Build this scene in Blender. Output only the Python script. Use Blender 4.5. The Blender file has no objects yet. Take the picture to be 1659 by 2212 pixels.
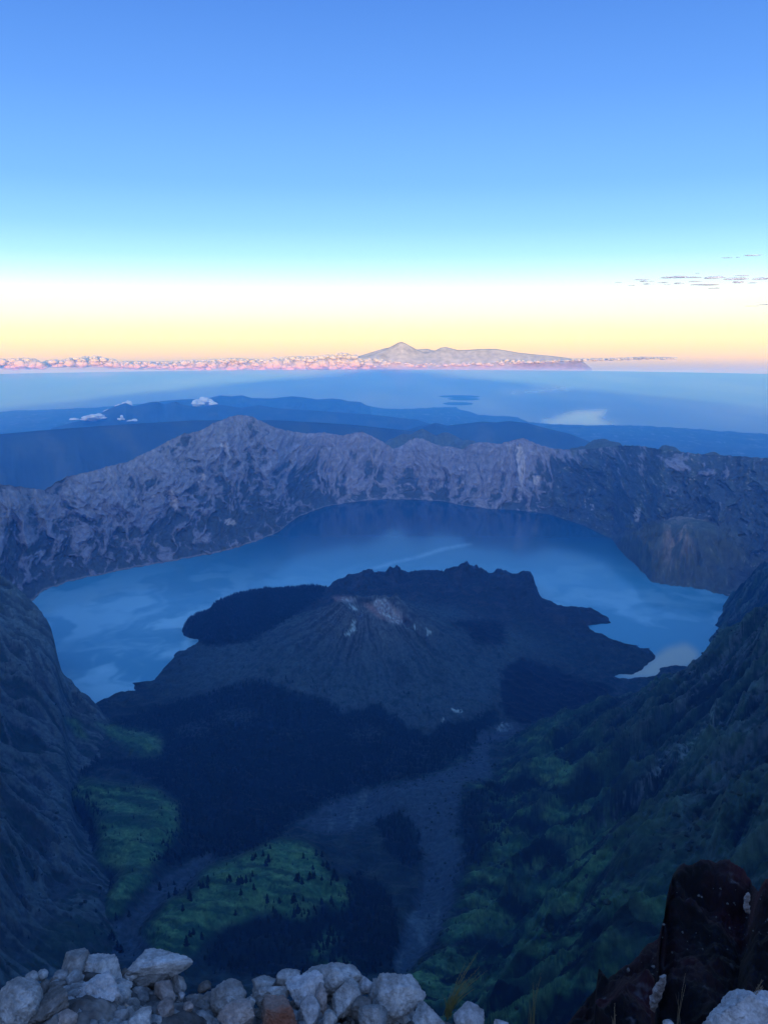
import bpy, math, random
import numpy as np

# ------------------------------------------------------------------ camera, sky, sun, exposure
H = 3726.0                       # eye height above sea level (m)
P = math.radians(13.2)           # downward pitch
F, CX, CY = 1661.0, 829.5, 1106.0
SC = bpy.context.scene
COL = SC.collection
cam = bpy.data.cameras.new('camera')
cam.sensor_fit = 'VERTICAL'
cam.sensor_height = 36.0
cam.lens = 36.0 * F / 2212.0
cam.clip_start, cam.clip_end = 0.05, 400000.0
camo = bpy.data.objects.new('camera', cam)
COL.objects.link(camo)
camo.location = (0, 0, H)
camo.rotation_euler = (math.pi / 2 - P, 0, 0)
SC.camera = camo

SUN_EL = 2.65
HAZE_DENSITY = 3.6e-5
HAZE_COLOR = (0.055, 0.34, 1.0, 1)     # air scatters blue most
HAZE_G = -0.3
wd = bpy.data.worlds.new('World')
SC.world = wd
wd.use_nodes = True
nt = wd.node_tree
nt.nodes.clear()
N = nt.nodes.new
L = nt.links.new
out = N('ShaderNodeOutputWorld')
tc = N('ShaderNodeTexCoord')
sky = N('ShaderNodeTexSky')
sky.sky_type = 'NISHITA'
sky.sun_disc = False
sky.sun_elevation = math.radians(SUN_EL)
sky.sun_rotation = math.radians(180)
sky.altitude = H
bg1 = N('ShaderNodeBackground')
bg1.inputs['Strength'].default_value = 0.05
L(sky.outputs[0], bg1.inputs['Color'])
sep = N('ShaderNodeSeparateXYZ')
L(tc.outputs['Generated'], sep.inputs[0])
asn = N('ShaderNodeMath'); asn.operation = 'ARCSINE'
L(sep.outputs['Z'], asn.inputs[0])
mp = N('ShaderNodeMapRange')       # elevation -10..90 deg -> 0..1
mp.inputs['From Min'].default_value = math.radians(-10)
mp.inputs['From Max'].default_value = math.radians(90)
L(asn.outputs[0], mp.inputs['Value'])
ramp = N('ShaderNodeValToRGB')
STOPS = [  # elevation, linear colour of the dawn sky
    (-10, (.10, .16, .40)), (-2.85, (.17, .27, .50)), (-2.45, (.28, .32, .48)), (-2.05, (.52, .46, .47)), (-1.6, (.88, .64, .44)), (-0.7, (1.05, .80, .48)), (0.2, (1.02, .91, .58)),
    (1.3, (1.02, .99, .80)), (2.6, (.93, .95, .92)), (3.4, (.73, .92, .97)), (4.2, (.54, .86, .97)), (5.2, (.37, .76, .96)),
    (7.0, (.235, .58, .95)), (9.8, (.145, .43, .95)), (15.4, (.085, .295, .88)), (20.5, (.052, .215, .76)),
    (35, (.06, .24, .76)), (90, (.10, .27, .76))]
while len(ramp.color_ramp.elements) < len(STOPS):
    ramp.color_ramp.elements.new(0.5)
for e, (el, c) in zip(ramp.color_ramp.elements, STOPS):
    e.position = (el + 10) / 100.0
    e.color = (*c, 1)
L(mp.outputs[0], ramp.inputs[0])
# dawn glow on the sunrise side of the sky (behind the camera, -Y)
GLOW, GLOW_COL, GLOW_EL, GLOW_POW = 2.2, (.60, .72, 1.0), 14.0, 3.0
dot = N('ShaderNodeVectorMath'); dot.operation = 'DOT_PRODUCT'
dot.inputs[1].default_value = (0, -math.cos(math.radians(GLOW_EL)), math.sin(math.radians(GLOW_EL)))
L(tc.outputs['Generated'], dot.inputs[0])
mxz = N('ShaderNodeMath'); mxz.operation = 'MAXIMUM'; mxz.inputs[1].default_value = 0
L(dot.outputs['Value'], mxz.inputs[0])
pw = N('ShaderNodeMath'); pw.operation = 'POWER'; pw.inputs[1].default_value = GLOW_POW
L(mxz.outputs[0], pw.inputs[0])
gs_ = N('ShaderNodeMath'); gs_.operation = 'MULTIPLY'; gs_.inputs[1].default_value = GLOW
L(pw.outputs[0], gs_.inputs[0])
bg3 = N('ShaderNodeBackground'); bg3.inputs['Color'].default_value = (*GLOW_COL, 1)
L(gs_.outputs[0], bg3.inputs['Strength'])
bg2 = N('ShaderNodeBackground')
L(ramp.outputs[0], bg2.inputs['Color'])
add = N('ShaderNodeAddShader'); add2 = N('ShaderNodeAddShader')
L(bg1.outputs[0], add.inputs[0]); L(bg2.outputs[0], add.inputs[1])
L(add.outputs[0], add2.inputs[0]); L(bg3.outputs[0], add2.inputs[1])
L(add2.outputs[0], out.inputs['Surface'])

sl = bpy.data.lights.new('sun', 'SUN')
sl.energy = 5.0
sl.angle = math.radians(0.5)
sl.color = (1.0, .66, .34)
so = bpy.data.objects.new('sun', sl)
COL.objects.link(so)
so.rotation_euler = (math.radians(90 - SUN_EL), 0, 0)     # light travels towards +Y, slightly down

vs = SC.view_settings
vs.view_transform = 'Standard'; vs.look = 'None'; vs.exposure = 0.0; vs.gamma = 1.0
SC.render.engine = 'CYCLES'
SC.cycles.use_denoising = True
SC.cycles.volume_bounces = 1
SC.cycles.max_bounces = 6
SC.cycles.diffuse_bounces = 2
SC.cycles.glossy_bounces = 2
SC.cycles.transparent_max_bounces = 40

# ------------------------------------------------------------------ helpers
cP, sP = math.cos(P), math.sin(P)
rng = np.random.default_rng(7)
random.seed(7)

def ray(x, y):
    dx = (np.asarray(x, float) - CX) / F
    dy = (CY - np.asarray(y, float)) / F
    Y = cP + dy * sP
    Z = dy * cP - sP
    return np.arctan2(dx, Y), -Z / np.hypot(dx, Y)        # azimuth, tan(depression)

def proj(X, Y, Z):
    dz = Z - H
    dep = np.maximum(Y * cP - dz * sP, 1e-3)
    return CX + F * X / dep, CY - F * (Y * sP + dz * cP) / dep, dep

def hash2(ix, iy, seed):
    h = (ix.astype(np.int64) * 374761393 + iy.astype(np.int64) * 668265263 + seed * 974634721) & 0xFFFFFFFF
    h = ((h ^ (h >> 13)) * 1274126177) & 0xFFFFFFFF
    return (h ^ (h >> 16)) & 0xFFFFFFFF

GA = np.linspace(0, 2 * np.pi, 64, endpoint=False)
GX, GY = np.cos(GA), np.sin(GA)

def perlin(x, y, seed=0):
    xi, yi = np.floor(x), np.floor(y)
    xf, yf = x - xi, y - yi
    u = xf * xf * xf * (xf * (xf * 6 - 15) + 10)
    v = yf * yf * yf * (yf * (yf * 6 - 15) + 10)
    def g(ax, ay):
        k = hash2(xi + ax, yi + ay, seed) & 63
        return GX[k] * (xf - ax) + GY[k] * (yf - ay)
    a = g(0, 0); b = g(1, 0); c = g(0, 1); d = g(1, 1)
    a = a + u * (b - a); c = c + u * (d - c)
    return (a + v * (c - a)) * 1.5

def fbm(x, y, o, seed=0, gain=.5):
    s, a = 0, 1.0
    for i in range(o):
        s = s + a * perlin(x, y, seed + i * 17)
        x, y, a = x * 2.03 + 5.1, y * 2.03 + 1.7, a * gain
    return s

def ridged(x, y, o, seed=0, gain=.5):
    s, a, w = 0, 1.0, 1.0
    for i in range(o):
        n = 1 - np.abs(perlin(x, y, seed + i * 31)) * 1.4
        n = np.clip(n, 0, 1) ** 2
        s = s + a * n * w
        w = np.clip(n * 1.6, 0, 1)
        x, y, a = x * 2.07 + 3.3, y * 2.07 + 7.7, a * gain
    return s

def sstep(a, b, x):
    t = np.clip((x - a) / (b - a), 0, 1)
    return t * t * (3 - 2 * t)

def smax(a, b, k):
    h = np.clip(.5 + .5 * (a - b) / k, 0, 1)
    return b + (a - b) * h + k * h * (1 - h)

def mix(a, b, t):
    return a + (b - a) * t

def cmix(c, col, t):
    return c + (np.array(col, dtype=float) - c) * t[..., None]

def structure(o):
    o['kind'] = 'structure'
    return o

def tag(o, label, cat, group=None, kind=None):
    o['label'] = label
    o['category'] = cat
    if group: o['group'] = group
    if kind: o['kind'] = kind
    return o

def mesh_from(name, V, quads, mat, col=None, parent=None, smooth=True, tris=False):
    V = np.ascontiguousarray(V, dtype=np.float32)
    k = quads.shape[1]
    me = bpy.data.meshes.new(name)
    me.vertices.add(len(V))
    me.vertices.foreach_set('co', V.ravel())
    nq = len(quads)
    me.loops.add(nq * k)
    me.loops.foreach_set('vertex_index', np.ascontiguousarray(quads, dtype=np.int32).ravel())
    me.polygons.add(nq)
    me.polygons.foreach_set('loop_start', np.arange(0, nq * k, k, dtype=np.int32))
    me.polygons.foreach_set('loop_total', np.full(nq, k, dtype=np.int32))
    me.polygons.foreach_set('use_smooth', np.full(nq, smooth, dtype=bool))
    me.update(calc_edges=True)
    if col is not None:
        at = me.color_attributes.new('Col', 'FLOAT_COLOR', 'POINT')
        c4 = np.ones((len(V), 4), dtype=np.float32)
        c4[:, :3] = col
        at.data.foreach_set('color', c4.ravel())
    me.materials.append(mat)
    o = bpy.data.objects.new(name, me)
    COL.objects.link(o)
    if parent: o.parent = parent
    return o

def grid_quads(n, m, flip=False):
    i = np.arange(n * m).reshape(n, m)
    q = np.stack([i[:-1, :-1], i[:-1, 1:], i[1:, 1:], i[1:, :-1]], -1).reshape(-1, 4)
    return q[:, ::-1] if flip else q

def sub_mesh(name, V, quads, keep, mat, col):
    q = quads[keep]
    used, inv = np.unique(q, return_inverse=True)
    return mesh_from(name, V[used], inv.reshape(q.shape), mat, col[used])

def mat_new(name):
    m = bpy.data.materials.new(name)
    m.use_nodes = True
    return m, m.node_tree, m.node_tree.nodes['Principled BSDF']

def terrain_mat(name, fine, bump, var=.35, rough=.95):
    m, t, b = mat_new(name)
    at = t.nodes.new('ShaderNodeAttribute'); at.attribute_name = 'Col'
    geo = t.nodes.new('ShaderNodeNewGeometry')
    n = t.nodes.new('ShaderNodeTexNoise'); n.inputs['Scale'].default_value = fine
    n.inputs['Detail'].default_value = 5; n.inputs['Roughness'].default_value = .65
    t.links.new(geo.outputs['Position'], n.inputs['Vector'])
    mr = t.nodes.new('ShaderNodeMapRange')
    mr.inputs['From Min'].default_value = .25; mr.inputs['From Max'].default_value = .75
    mr.inputs['To Min'].default_value = 1 - var; mr.inputs['To Max'].default_value = 1 + var
    t.links.new(n.outputs[0], mr.inputs['Value'])
    mx = t.nodes.new('ShaderNodeVectorMath'); mx.operation = 'SCALE'
    t.links.new(at.outputs['Color'], mx.inputs[0]); t.links.new(mr.outputs[0], mx.inputs['Scale'])
    t.links.new(mx.outputs[0], b.inputs['Base Color'])
    b.inputs['Roughness'].default_value = rough
    b.inputs['Specular IOR Level'].default_value = .15
    bp = t.nodes.new('ShaderNodeBump'); bp.inputs['Strength'].default_value = .7
    bp.inputs['Distance'].default_value = bump
    t.links.new(n.outputs[0], bp.inputs['Height'])
    t.links.new(bp.outputs[0], b.inputs['Normal'])
    return m

# ------------------------------------------------------------------ outlines of ground cover (photo units -> ground through the terrain)
MW, MH = 830, 1106
_px = (np.arange(MW) + .5) * 2
_py = (np.arange(MH) + .5) * 2
def poly_mask(*polys, blur=3):
    m = np.zeros((MH, MW))
    for pl in polys:
        pl = np.array(pl, float)
        ins = np.zeros((MH, MW), bool)
        for (x0, y0), (x1, y1) in zip(pl, np.roll(pl, -1, 0)):
            if y0 == y1: continue
            rows = (_py > min(y0, y1)) & (_py <= max(y0, y1))
            xs = x0 + (_py[rows] - y0) * (x1 - x0) / (y1 - y0)
            ins[rows] ^= _px[None, :] < xs[:, None]
        m = np.maximum(m, ins)
    if blur:
        for _ in range(2):
            for ax in (0, 1):
                p = np.pad(m, [(blur + 1, blur) if a == ax else (0, 0) for a in (0, 1)], mode='edge')
                c = np.cumsum(p, axis=ax)
                k = 2 * blur + 1
                m = (c[k:] - c[:-k]) / k if ax == 0 else (c[:, k:] - c[:, :-k]) / k
    return m
def sample(m, px, py):
    x = np.clip(px / 2 - .5, 0, MW - 1.001); y = np.clip(py / 2 - .5, 0, MH - 1.001)
    xi, yi = x.astype(int), y.astype(int)
    fx, fy = x - xi, y - yi
    r = (m[yi, xi] * (1 - fx) + m[yi, xi + 1] * fx) * (1 - fy) + (m[yi + 1, xi] * (1 - fx) + m[yi + 1, xi + 1] * fx) * fy
    return np.where((px < -80) | (px > 1740) | (py > 2300), 0, r)
def z5(*p): return [(56.35 + a * .4416, 1634 + b * .4416) for a, b in p]
def z3(*p): return [(a * .5, 1155 + b * .5) for a, b in p]
def zr(*p): return [(1014 + a * .3886, 1465 + b * .3886) for a, b in p]
def zc(*p): return [(789 + a * .2717, 1972 + b * .2717) for a, b in p]

ML = z5((265,110),(330,120),(420,135),(500,150),(580,150),(640,165),(690,205),(750,230),(745,300),(740,370),(720,420),(690,450),(610,555),(520,545),(470,560),(400,540),(340,510),(360,440),(360,390),(340,290),(260,200),(205,215),(240,150))
ML2 = z5((455,590),(520,560),(620,570),(600,620),(560,650),(490,720),(470,770),(400,790),(385,700),(430,640))
MC = z5((860,560),(940,530),(1040,495),(1130,455),(1200,420),(1290,405),(1370,425),(1420,450),(1440,500),(1500,600),(1570,610),(1600,680),(1560,750),(1500,745),(1450,700),(1390,790),(1310,800),(1220,760),(1130,770),(1050,810),(960,840),(890,880),(830,960),(740,1000),(640,960),(590,900),(570,850),(640,790),(700,700),(800,690),(840,640))
MB = [z5((1370,990),(1450,860),(1500,830),(1540,870),(1500,930),(1420,1000)), z5((1440,1010),(1500,985),(1600,1000),(1590,1040),(1440,1040))]
MBL = z5((80,800),(200,830),(370,810),(370,870),(300,930),(200,940),(120,920))
MLU = [z3((360,795),(430,805),(520,830),(620,850),(690,870),(700,890),(690,945),(640,960),(580,940),(510,900),(440,840)), z3((260,790),(340,780),(400,900),(330,880))]
MR = [zr((480,650),(540,600),(620,585),(700,585),(800,600),(700,640),(620,720),(560,760),(480,790),(380,780),(420,720),(360,740)),
      zr((30,1000),(90,950),(200,900),(430,880),(430,900),(300,960),(180,1000),(60,1050),(10,1080)),
      zr((460,1030),(600,960),(740,960),(820,990),(1000,950),(900,990),(780,1040),(680,1090),(540,1150),(400,1190),(380,1170),(480,1100)),
      zr((0,1300),(0,1240),(150,1210),(270,1240),(230,1290)),
      zr((380,1305),(480,1250),(680,1220),(620,1290),(560,1305)),
      zc((650,100),(760,50),(950,20),(1150,0),(1200,10),(1060,80),(1000,170),(900,150),(650,220)),
      zc((640,270),(780,235),(820,240),(740,285)),
      zc((340,540),(480,510),(700,470),(780,520),(800,600),(760,700),(640,760),(500,690),(400,590)),
      zc((1350,150),(1440,130),(1520,190),(1450,210)), zc((1290,240),(1400,225),(1530,270),(1400,290)),
      [(1110,1612),(1150,1572),(1230,1532),(1290,1502),(1300,1512),(1220,1555),(1160,1605)],
      [(1340,1480),(1450,1440),(1460,1446),(1400,1480)]]
GL = z5((835,490),(900,460),(920,500),(860,560),(800,620),(720,690),(640,740),(560,830),(640,950),(560,1010),(420,1000),(380,900),(400,830),(480,790),(560,720),(600,640),(700,580),(800,530))
RV = [(1085,1555),(1140,1575),(1110,1590),(1060,1600),(1055,1640),(1065,1680),(1000,1690),(990,1740),(985,1800),(1000,1850),(985,1900),(975,1960),(930,2040),(880,2100),(850,2100),(870,2000),(900,1940),(920,1860),(900,1790),(870,1745),(820,1770),(740,1800),(690,1800),(640,1780),(720,1730),(820,1700),(940,1675),(1010,1640),(1025,1610),(1035,1585),(1075,1580)]
FR = [[(235,1560),(330,1530),(470,1490),(560,1465),(620,1490),(700,1510),(740,1540),(820,1520),(870,1560),(930,1590),(960,1560),(1020,1555),(1070,1520),(1080,1560),(1030,1590),(1020,1620),(940,1670),(820,1695),(720,1725),(640,1770),(600,1810),(500,1850),(440,1850),(380,1870),(330,1860),(390,1760),(385,1730),(330,1690),(280,1660),(230,1650),(170,1680),(165,1640),(350,1640),(355,1590),(300,1580)],
      [(440,2085),(480,2010),(560,1985),(640,1970),(700,1960),(750,1930),(750,1890),(800,1895),(850,1940),(860,2010),(850,2100),(600,2130)],
      [(810,1770),(840,1745),(880,1750),(915,1800),(920,1850),(880,1880),(830,1830)],
      [(160,1700),(200,1720),(215,1760),(210,1800),(205,1880),(250,1890),(230,1930),(210,1990),(180,1960),(160,1880),(150,1760)],
      [(990,1790),(1000,1720),(1070,1690),(1120,1700),(1150,1750),(1120,1800),(1040,1870),(990,1880)]]
FH = [(398,1372),(395,1350),(405,1325),(445,1310),(455,1293),(510,1275),(560,1265),(712,1256),(695,1290),(600,1350),(540,1385),(450,1397)]
SCRUB = [[(460,1545),(520,1528),(570,1545),(540,1562),(470,1562)],[(370,1572),(450,1560),(460,1580),(400,1590)],[(740,1580),(830,1570),(830,1592),(760,1596)],[(560,1590),(640,1575),(650,1590)]]
BL = [[(1085,1440),(1130,1420),(1200,1440),(1250,1465),(1320,1480),(1330,1490),(1250,1530),(1180,1555),(1135,1568),(1090,1550),(1080,1500)],
      [(965,1345),(1000,1337),(1080,1340),(1120,1347),(1085,1352),(1095,1390),(1060,1395),(1020,1385),(1010,1365)]]
m_hillC = poly_mask(MC, blur=9)
m_hillL = poly_mask(ML, ML2, blur=9)
m_forhill = poly_mask(FH, blur=7)
m_mead = poly_mask(ML, ML2, MC, *MB, *MLU, blur=3)
m_meadlow = poly_mask(MBL, blur=8)
m_meadR = poly_mask(*MR, blur=2)
m_grav = poly_mask(GL, RV, blur=2)
m_riv = poly_mask(RV, blur=2)
m_for = poly_mask(*FR, blur=2)
m_forH = poly_mask(FH, blur=1)
m_scrub = poly_mask(*SCRUB, blur=4)
m_lava = poly_mask(*BL, blur=2)
m_red = poly_mask([(782,1303),(806,1305),(827,1331),(849,1346),(819,1333),(798,1317)], [(716,1288),(738,1287),(760,1291),(740,1298),(722,1297)], [(831,1295),(850,1309),(872,1331),(892,1350),(880,1350),(866,1338),(846,1312)], blur=1)
m_vent = poly_mask([(808,1295),(831,1295),(849,1309),(868,1329),(868,1346),(845,1344),(827,1327),(810,1311)], [(738,1290),(768,1294),(764,1299),(742,1298)], blur=1)
m_darkc = poly_mask([(768,1291),(806,1293),(806,1301),(780,1302)], [(868,1326),(884,1338),(896,1350),(880,1352),(870,1344)], blur=1)
m_pale = poly_mask([(916,1356),(926,1358),(934,1368),(922,1372)], [(893,1351),(903,1354),(898,1358)], [(749,1304),(763,1312),(772,1314),(770,1318),(758,1316)], [(764,1336),(769,1338),(768,1362),(750,1374),(744,1371),(762,1360)],
                   [(970,1530),(985,1532),(1003,1538),(980,1537)], [(955,1550),(963,1555),(957,1560)], [(1085,1562),(1108,1570),(1092,1580),(1072,1574)], blur=1)
m_rock = poly_mask(zr((780,690),(840,620),(960,560),(1010,500),(1080,440),(1150,400),(1240,330),(1330,200),(1390,120),(1400,180),(1330,300),(1260,380),(1130,470),(1060,560),(960,640),(880,740),(800,830),(700,910)), blur=6)

# ------------------------------------------------------------------ lake basin: valley floor, the two side walls, the volcano
LAKE = 2008.0
def w_at(x, y, z):
    a, t = ray(x, y)
    r = (H - z) / t
    return r * np.sin(a), r * np.cos(a)

ZR = np.array([0, 20, 60, 120, 300, 500, 700, 1000, 1350, 1700, 2000, 2400, 2926, 3300, 3800, 6000])
ZZ = np.array([3718, 3690, 3640, 3560, 3270, 2990, 2760, 2560, 2400, 2290, 2212, 2122, 2062, 2040, 2032, 2030.])
def zf(r): return np.interp(r, ZR, ZZ)

LAND = np.array([(210,1517),(250,1500),(295,1492),(292,1476),(335,1470),(360,1440),(385,1413),(445,1397),(440,1384),(398,1374),(393,1362),
    (405,1345),(447,1335),(460,1315),(510,1298),(560,1288),(640,1280),(720,1272),(800,1260),(850,1257),(960,1250),(1040,1250),(1100,1257),(1155,1268),
    (1160,1290),(1215,1312),(1250,1315),(1285,1318),(1317,1335),(1317,1345),(1268,1352),(1275,1362),(1310,1375),(1340,1388),(1400,1397),(1420,1418),
    (1408,1428),(1388,1440),(1365,1456),(1322,1460),(1340,1467),(1400,1464),(1425,1452),(1432,1443),(1445,1437),(1480,1440),(1520,1450),(1700,1500),(1800,2300),
    (-150,2300),(-150,1640),(60,1600),(200,1525)], float)
LX, LY = w_at(LAND[:, 0], LAND[:, 1], LAKE)

def signed_dist(X, Y, PX, PY):
    d = np.full(X.shape, 1e12)
    ins = np.zeros(X.shape, bool)
    for x0, y0, x1, y1 in zip(PX, PY, np.roll(PX, -1), np.roll(PY, -1)):
        ex, ey = x1 - x0, y1 - y0
        wx, wy = X - x0, Y - y0
        t = np.clip((wx * ex + wy * ey) / (ex * ex + ey * ey + 1e-9), 0, 1)
        d = np.minimum(d, (wx - ex * t) ** 2 + (wy - ey * t) ** 2)
        c = (y0 > Y) != (y1 > Y)
        xi = ex * (Y - y0) / (ey if ey else 1e-9) + x0
        ins ^= c & (X < xi)
    d = np.sqrt(d)
    return np.where(ins, d, -d)

# silhouettes of the side walls
RC = np.array([(1080,1600,2960),(1135,1572,2960),(1200,1545,2930),(1290,1500,2900),(1380,1470,2860),(1480,1437,2820),(1540,1395,2800),(1600,1350,2800),(1659,1305,2800),(1750,1235,2800),(1900,1150,2800),(2200,1050,2800)], float)
rc_az, rc_t = ray(RC[:, 0], RC[:, 1])
rc_z = H - RC[:, 2] * rc_t
LC = np.array([(-500,900,4400),(-150,1120,4250),(0,1240,4100),(40,1272,4000),(75,1300,3950),(100,1330,3880),(113,1358,3800),(121,1392,3730),(132,1432,3650),(152,1470,3550),(205,1516,3400),(243,1562,3330),(262,1590,3250)], float)
lc_az, lc_t = ray(LC[:, 0], LC[:, 1])
lc_z = H - LC[:, 2] * lc_t
od = np.argsort(lc_az); lc_az, lc_z, lc_r = lc_az[od], lc_z[od], LC[od, 2]

def on_floor(pts):
    pts = np.array(pts, float)
    a, t = ray(pts[:, 0], pts[:, 1])
    r_ = np.linspace(300, 6000, 5000)
    rs_ = np.array([r_[np.argmin(np.abs((H - zf(r_)) - r_ * k))] for k in t])
    return rs_ * np.sin(a), rs_ * np.cos(a)
_x, _y = on_floor([(850,2130),(885,2100),(935,2040),(978,1960),(992,1900),(1003,1850),(1000,1800),(1010,1745),(1060,1690),(1068,1650),(1072,1610)])
XBY = np.concatenate([[0, 500, 900], _y, [4000]]); XBX = np.concatenate([[60, 10, -5], _x, [_x[-1] + 300]])
_x, _y = on_floor([(120,2110),(205,2030),(222,1960),(200,1880),(165,1800),(152,1740),(165,1690),(200,1620)])
XLY = np.concatenate([[0, 700], _y, [3095, 4000]]); XLX = np.concatenate([[-480, -560], _x, [-1207, -1500.]])
GS = np.array([-4000, -200, 0, 120, 260, 410, 660, 880, 1400, 3000, 6000]); GR = np.array([-3500, -190, 0, 55, 150, 280, 495, 740, 1150, 1900, 2600.])
GLs = np.array([-4000, -200, 0, 60, 150, 300, 600, 1000, 3000]); GLz = np.array([-3500, -190, 0, 45, 125, 290, 600, 950, 1700.])

az = np.radians(np.concatenate([np.arange(-46, -33, .35), np.arange(-33, 33, .06), np.arange(33, 46.1, .35)]))
rr = np.concatenate([np.geomspace(30, 690, 70), np.arange(700, 1400, 2.2), np.arange(1400, 3300, 5.0), np.arange(3300, 5650, 8.5)])
A, R = np.meshgrid(az, rr)                    # rows: distance, columns: azimuth
BX, BY = R * np.sin(A), R * np.cos(A)

wx = fbm(BX / 420, BY / 420, 3, 3) * 60
wy = fbm(BX / 420, BY / 420, 3, 9) * 60
sd = np.full(R.shape, 900.0)
far = R > 2300
sdn = fbm(BX / 90, BY / 90, 4, 21) * 14
sd[far] = signed_dist(BX[far], BY[far], LX, LY)
sd = sd + np.where(far, sdn, 0)
coast = 1 - np.exp(-np.maximum(sd, 0) / 22)
z0 = zf(R)
rough_l = ridged(BX / 70, BY / 70, 4, 44) - .9
floor = np.where(sd > 0, LAKE + (z0 - LAKE) * coast * mix(.65, 1.0, sstep(0, 200, sd)), LAKE + sd * .35 - .5)
lavaf = sstep(2600, 3000, R) * coast
floor = floor + lavaf * (rough_l * 9 + fbm(BX / 260, BY / 260, 4, 50) * 13)
px0, py0, _ = proj(BX, BY, floor)
# wooded hump of the peninsula, raised lava plateau behind the cone with crags on its far edge
floor = floor + 62 * sample(m_forhill, px0, py0 - 12) * coast
xs_b = CX + F * np.tan(A) * .953
win = sstep(690, 740, xs_b) * sstep(1175, 1150, xs_b)
win2 = sstep(1130, 1200, xs_b) * sstep(1330, 1250, xs_b)
plat = sstep(3950, 4850, R) * win * sstep(5260, 5080, R)
floor = floor + plat * (82 + fbm(BX / 160, BY / 160, 4, 61) * 26) * coast
floor = floor + 22 * win2 * sstep(4000, 4500, R) * coast
for cx_, ch, cw in ((797, 26, 9), (850, 34, 12), (880, 20, 22), (985, 30, 26), (1022, 44, 22), (1085, 22, 14), (1142, 36, 15)):
    g = sstep(cw * 1.5, cw * .7, np.abs(xs_b - cx_ + 5 * perlin(BY / 60, BX / 60, 69))) * sstep(4850, 4930, R) * sstep(5200, 5150, R)
    floor = floor + g * ch * (.35 + .45 * ridged(BX / 70, BY / 70, 4, 70))
floor = floor + 30 * sstep(0, 30, -np.abs(signed_dist(BX, BY, *w_at(np.array([1330, 1400, 1420, 1405, 1350, 1310]), np.array([1392, 1398, 1418, 1430, 1440, 1410]), LAKE)) - 60) + 60) * 0
# volcano
CXW, CYW = -85.0, 3737.0
dx_, dy_ = BX - CXW, BY - CYW
dd = np.hypot(dx_, dy_)
th = np.arctan2(dx_, -dy_)
dw = dd * (1 + .05 * np.sin(2 * th + .6) + .05 * fbm(BX / 300, BY / 300, 3, 81))
cone = np.interp(dw, [0, 135, 200, 300, 420, 560, 720, 900, 1100, 1300], [350, 338, 300, 246, 188, 126, 72, 30, 6, 0])
gul = ridged(th * 6 + fbm(BX / 260, BY / 260, 3, 87) * .9, dd / 420 + 3, 4, 88) - .8
cone = cone + gul * 8 * sstep(120, 420, dd) * sstep(1150, 700, dd)
bowl = sstep(150, 60, np.hypot(dx_ - 10, dy_ * 1.0)) * 85
cone = cone - bowl + 22 * np.exp(-((dx_ + 150) ** 2 + (dy_) ** 2) / 45 ** 2) + 42 * np.exp(-((dx_ - 135) ** 2 + dy_ ** 2) / 50 ** 2)
tt = np.clip(((dx_ - 60) * 240 + (dy_ + 30) * -120) / (240 ** 2 + 120 ** 2), 0, 1)     # breached trench on the right flank
dl = np.hypot(dx_ - 60 - 240 * tt, dy_ + 30 + 120 * tt)
cone = cone - 46 * np.exp(-(dl / 48) ** 2) * (.6 + .6 * ridged(BX / 40, BY / 40, 3, 91)) + 14 * np.exp(-((dl - 75) / 22) ** 2)
tt = np.clip(((dx_ + 62) * -20 + (dy_ + 120) * -260) / (20 ** 2 + 260 ** 2), 0, 1)    # gully on the front
dl2 = np.hypot(dx_ + 62 + 20 * tt, dy_ + 120 + 260 * tt)
cone = cone - 22 * np.exp(-(dl2 / 42) ** 2) * (.6 + .7 * ridged(BX / 45, BY / 45, 3, 95))
floor = floor + cone * np.clip(coast, 0, 1)
# meadow hills and river channel of the near valley
px0, py0, _ = proj(BX, BY, floor)
near = sstep(3300, 2900, R)
hc = sample(m_hillC, px0 , py0 - 14); hl = sample(m_hillL, px0, py0 - 14)
floor = floor + near * (hc * 62 + hl * 66)
floor = floor - near * 16 * sample(m_grav, px0, py0)
und = fbm((BX + wx) / 190, (BY + wy) / 190, 5, 101)
floor = floor + near * und * 20 + near * (ridged((BX * .5 + BY * .86 + wx) / 130, (BX * .86 - BY * .5) / 420, 4, 111) - .8) * 13 * (1 - sample(m_riv, px0, py0))
# right wall
s = BX - np.interp(BY, XBY, XBX)
swarp = s + fbm(BX / 500, BY / 500, 3, 120) * 50 * sstep(50, 250, s)
zc_face = zf(np.interp(A, rc_az, RC[:, 2])) 
right = zf(BY * 1.0) + np.interp(swarp, GS, GR)
rcr = np.interp(A, rc_az, RC[:, 2]); rcz = np.interp(A, rc_az, rc_z)
sC = rcr * np.sin(A) - np.interp(rcr * np.cos(A), XBY, XBX)
faceC = zf(rcr * np.cos(A)) + np.interp(sC, GS, GR)
right = right + np.clip(rcz - faceC, -400, 400) * sstep(1500, 2750, R)
gully_u, gully_v = (BY * .94 - BX * .34 + wx * 1.3), (BX * .94 + BY * .34)
gr_ = ridged(gully_u / 260, gully_v / 900 + 5, 6, 130, .55) - .95
gr2 = ridged(gully_u / 75, gully_v / 210 + 5, 4, 140, .55) - .9
ampr = sstep(0, 200, s) * mix(1, .35, sstep(2500, 2900, R))
right = right + gr_ * 80 * ampr + gr2 * 17 * sstep(-20, 120, s)
right = right + (fbm(BX / 34, BY / 34, 3, 150)) * 6
tph = (BY * .93 + BX * .22 + wx * .9 + fbm(BX / 150, BY / 150, 3, 158) * 30) / 92
tsaw = tph - np.floor(tph)
tzone = sstep(-10, 50, s) * sstep(520, 330, s) * sstep(2900, 2500, R)
right = right + tzone * (sstep(0, .22, tsaw) - tsaw) * 24
over = np.maximum(R - rcr - fbm(A * 60, A * 0 + 3, 4, 155) * 18, 0)
right = right - over * .85
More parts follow.
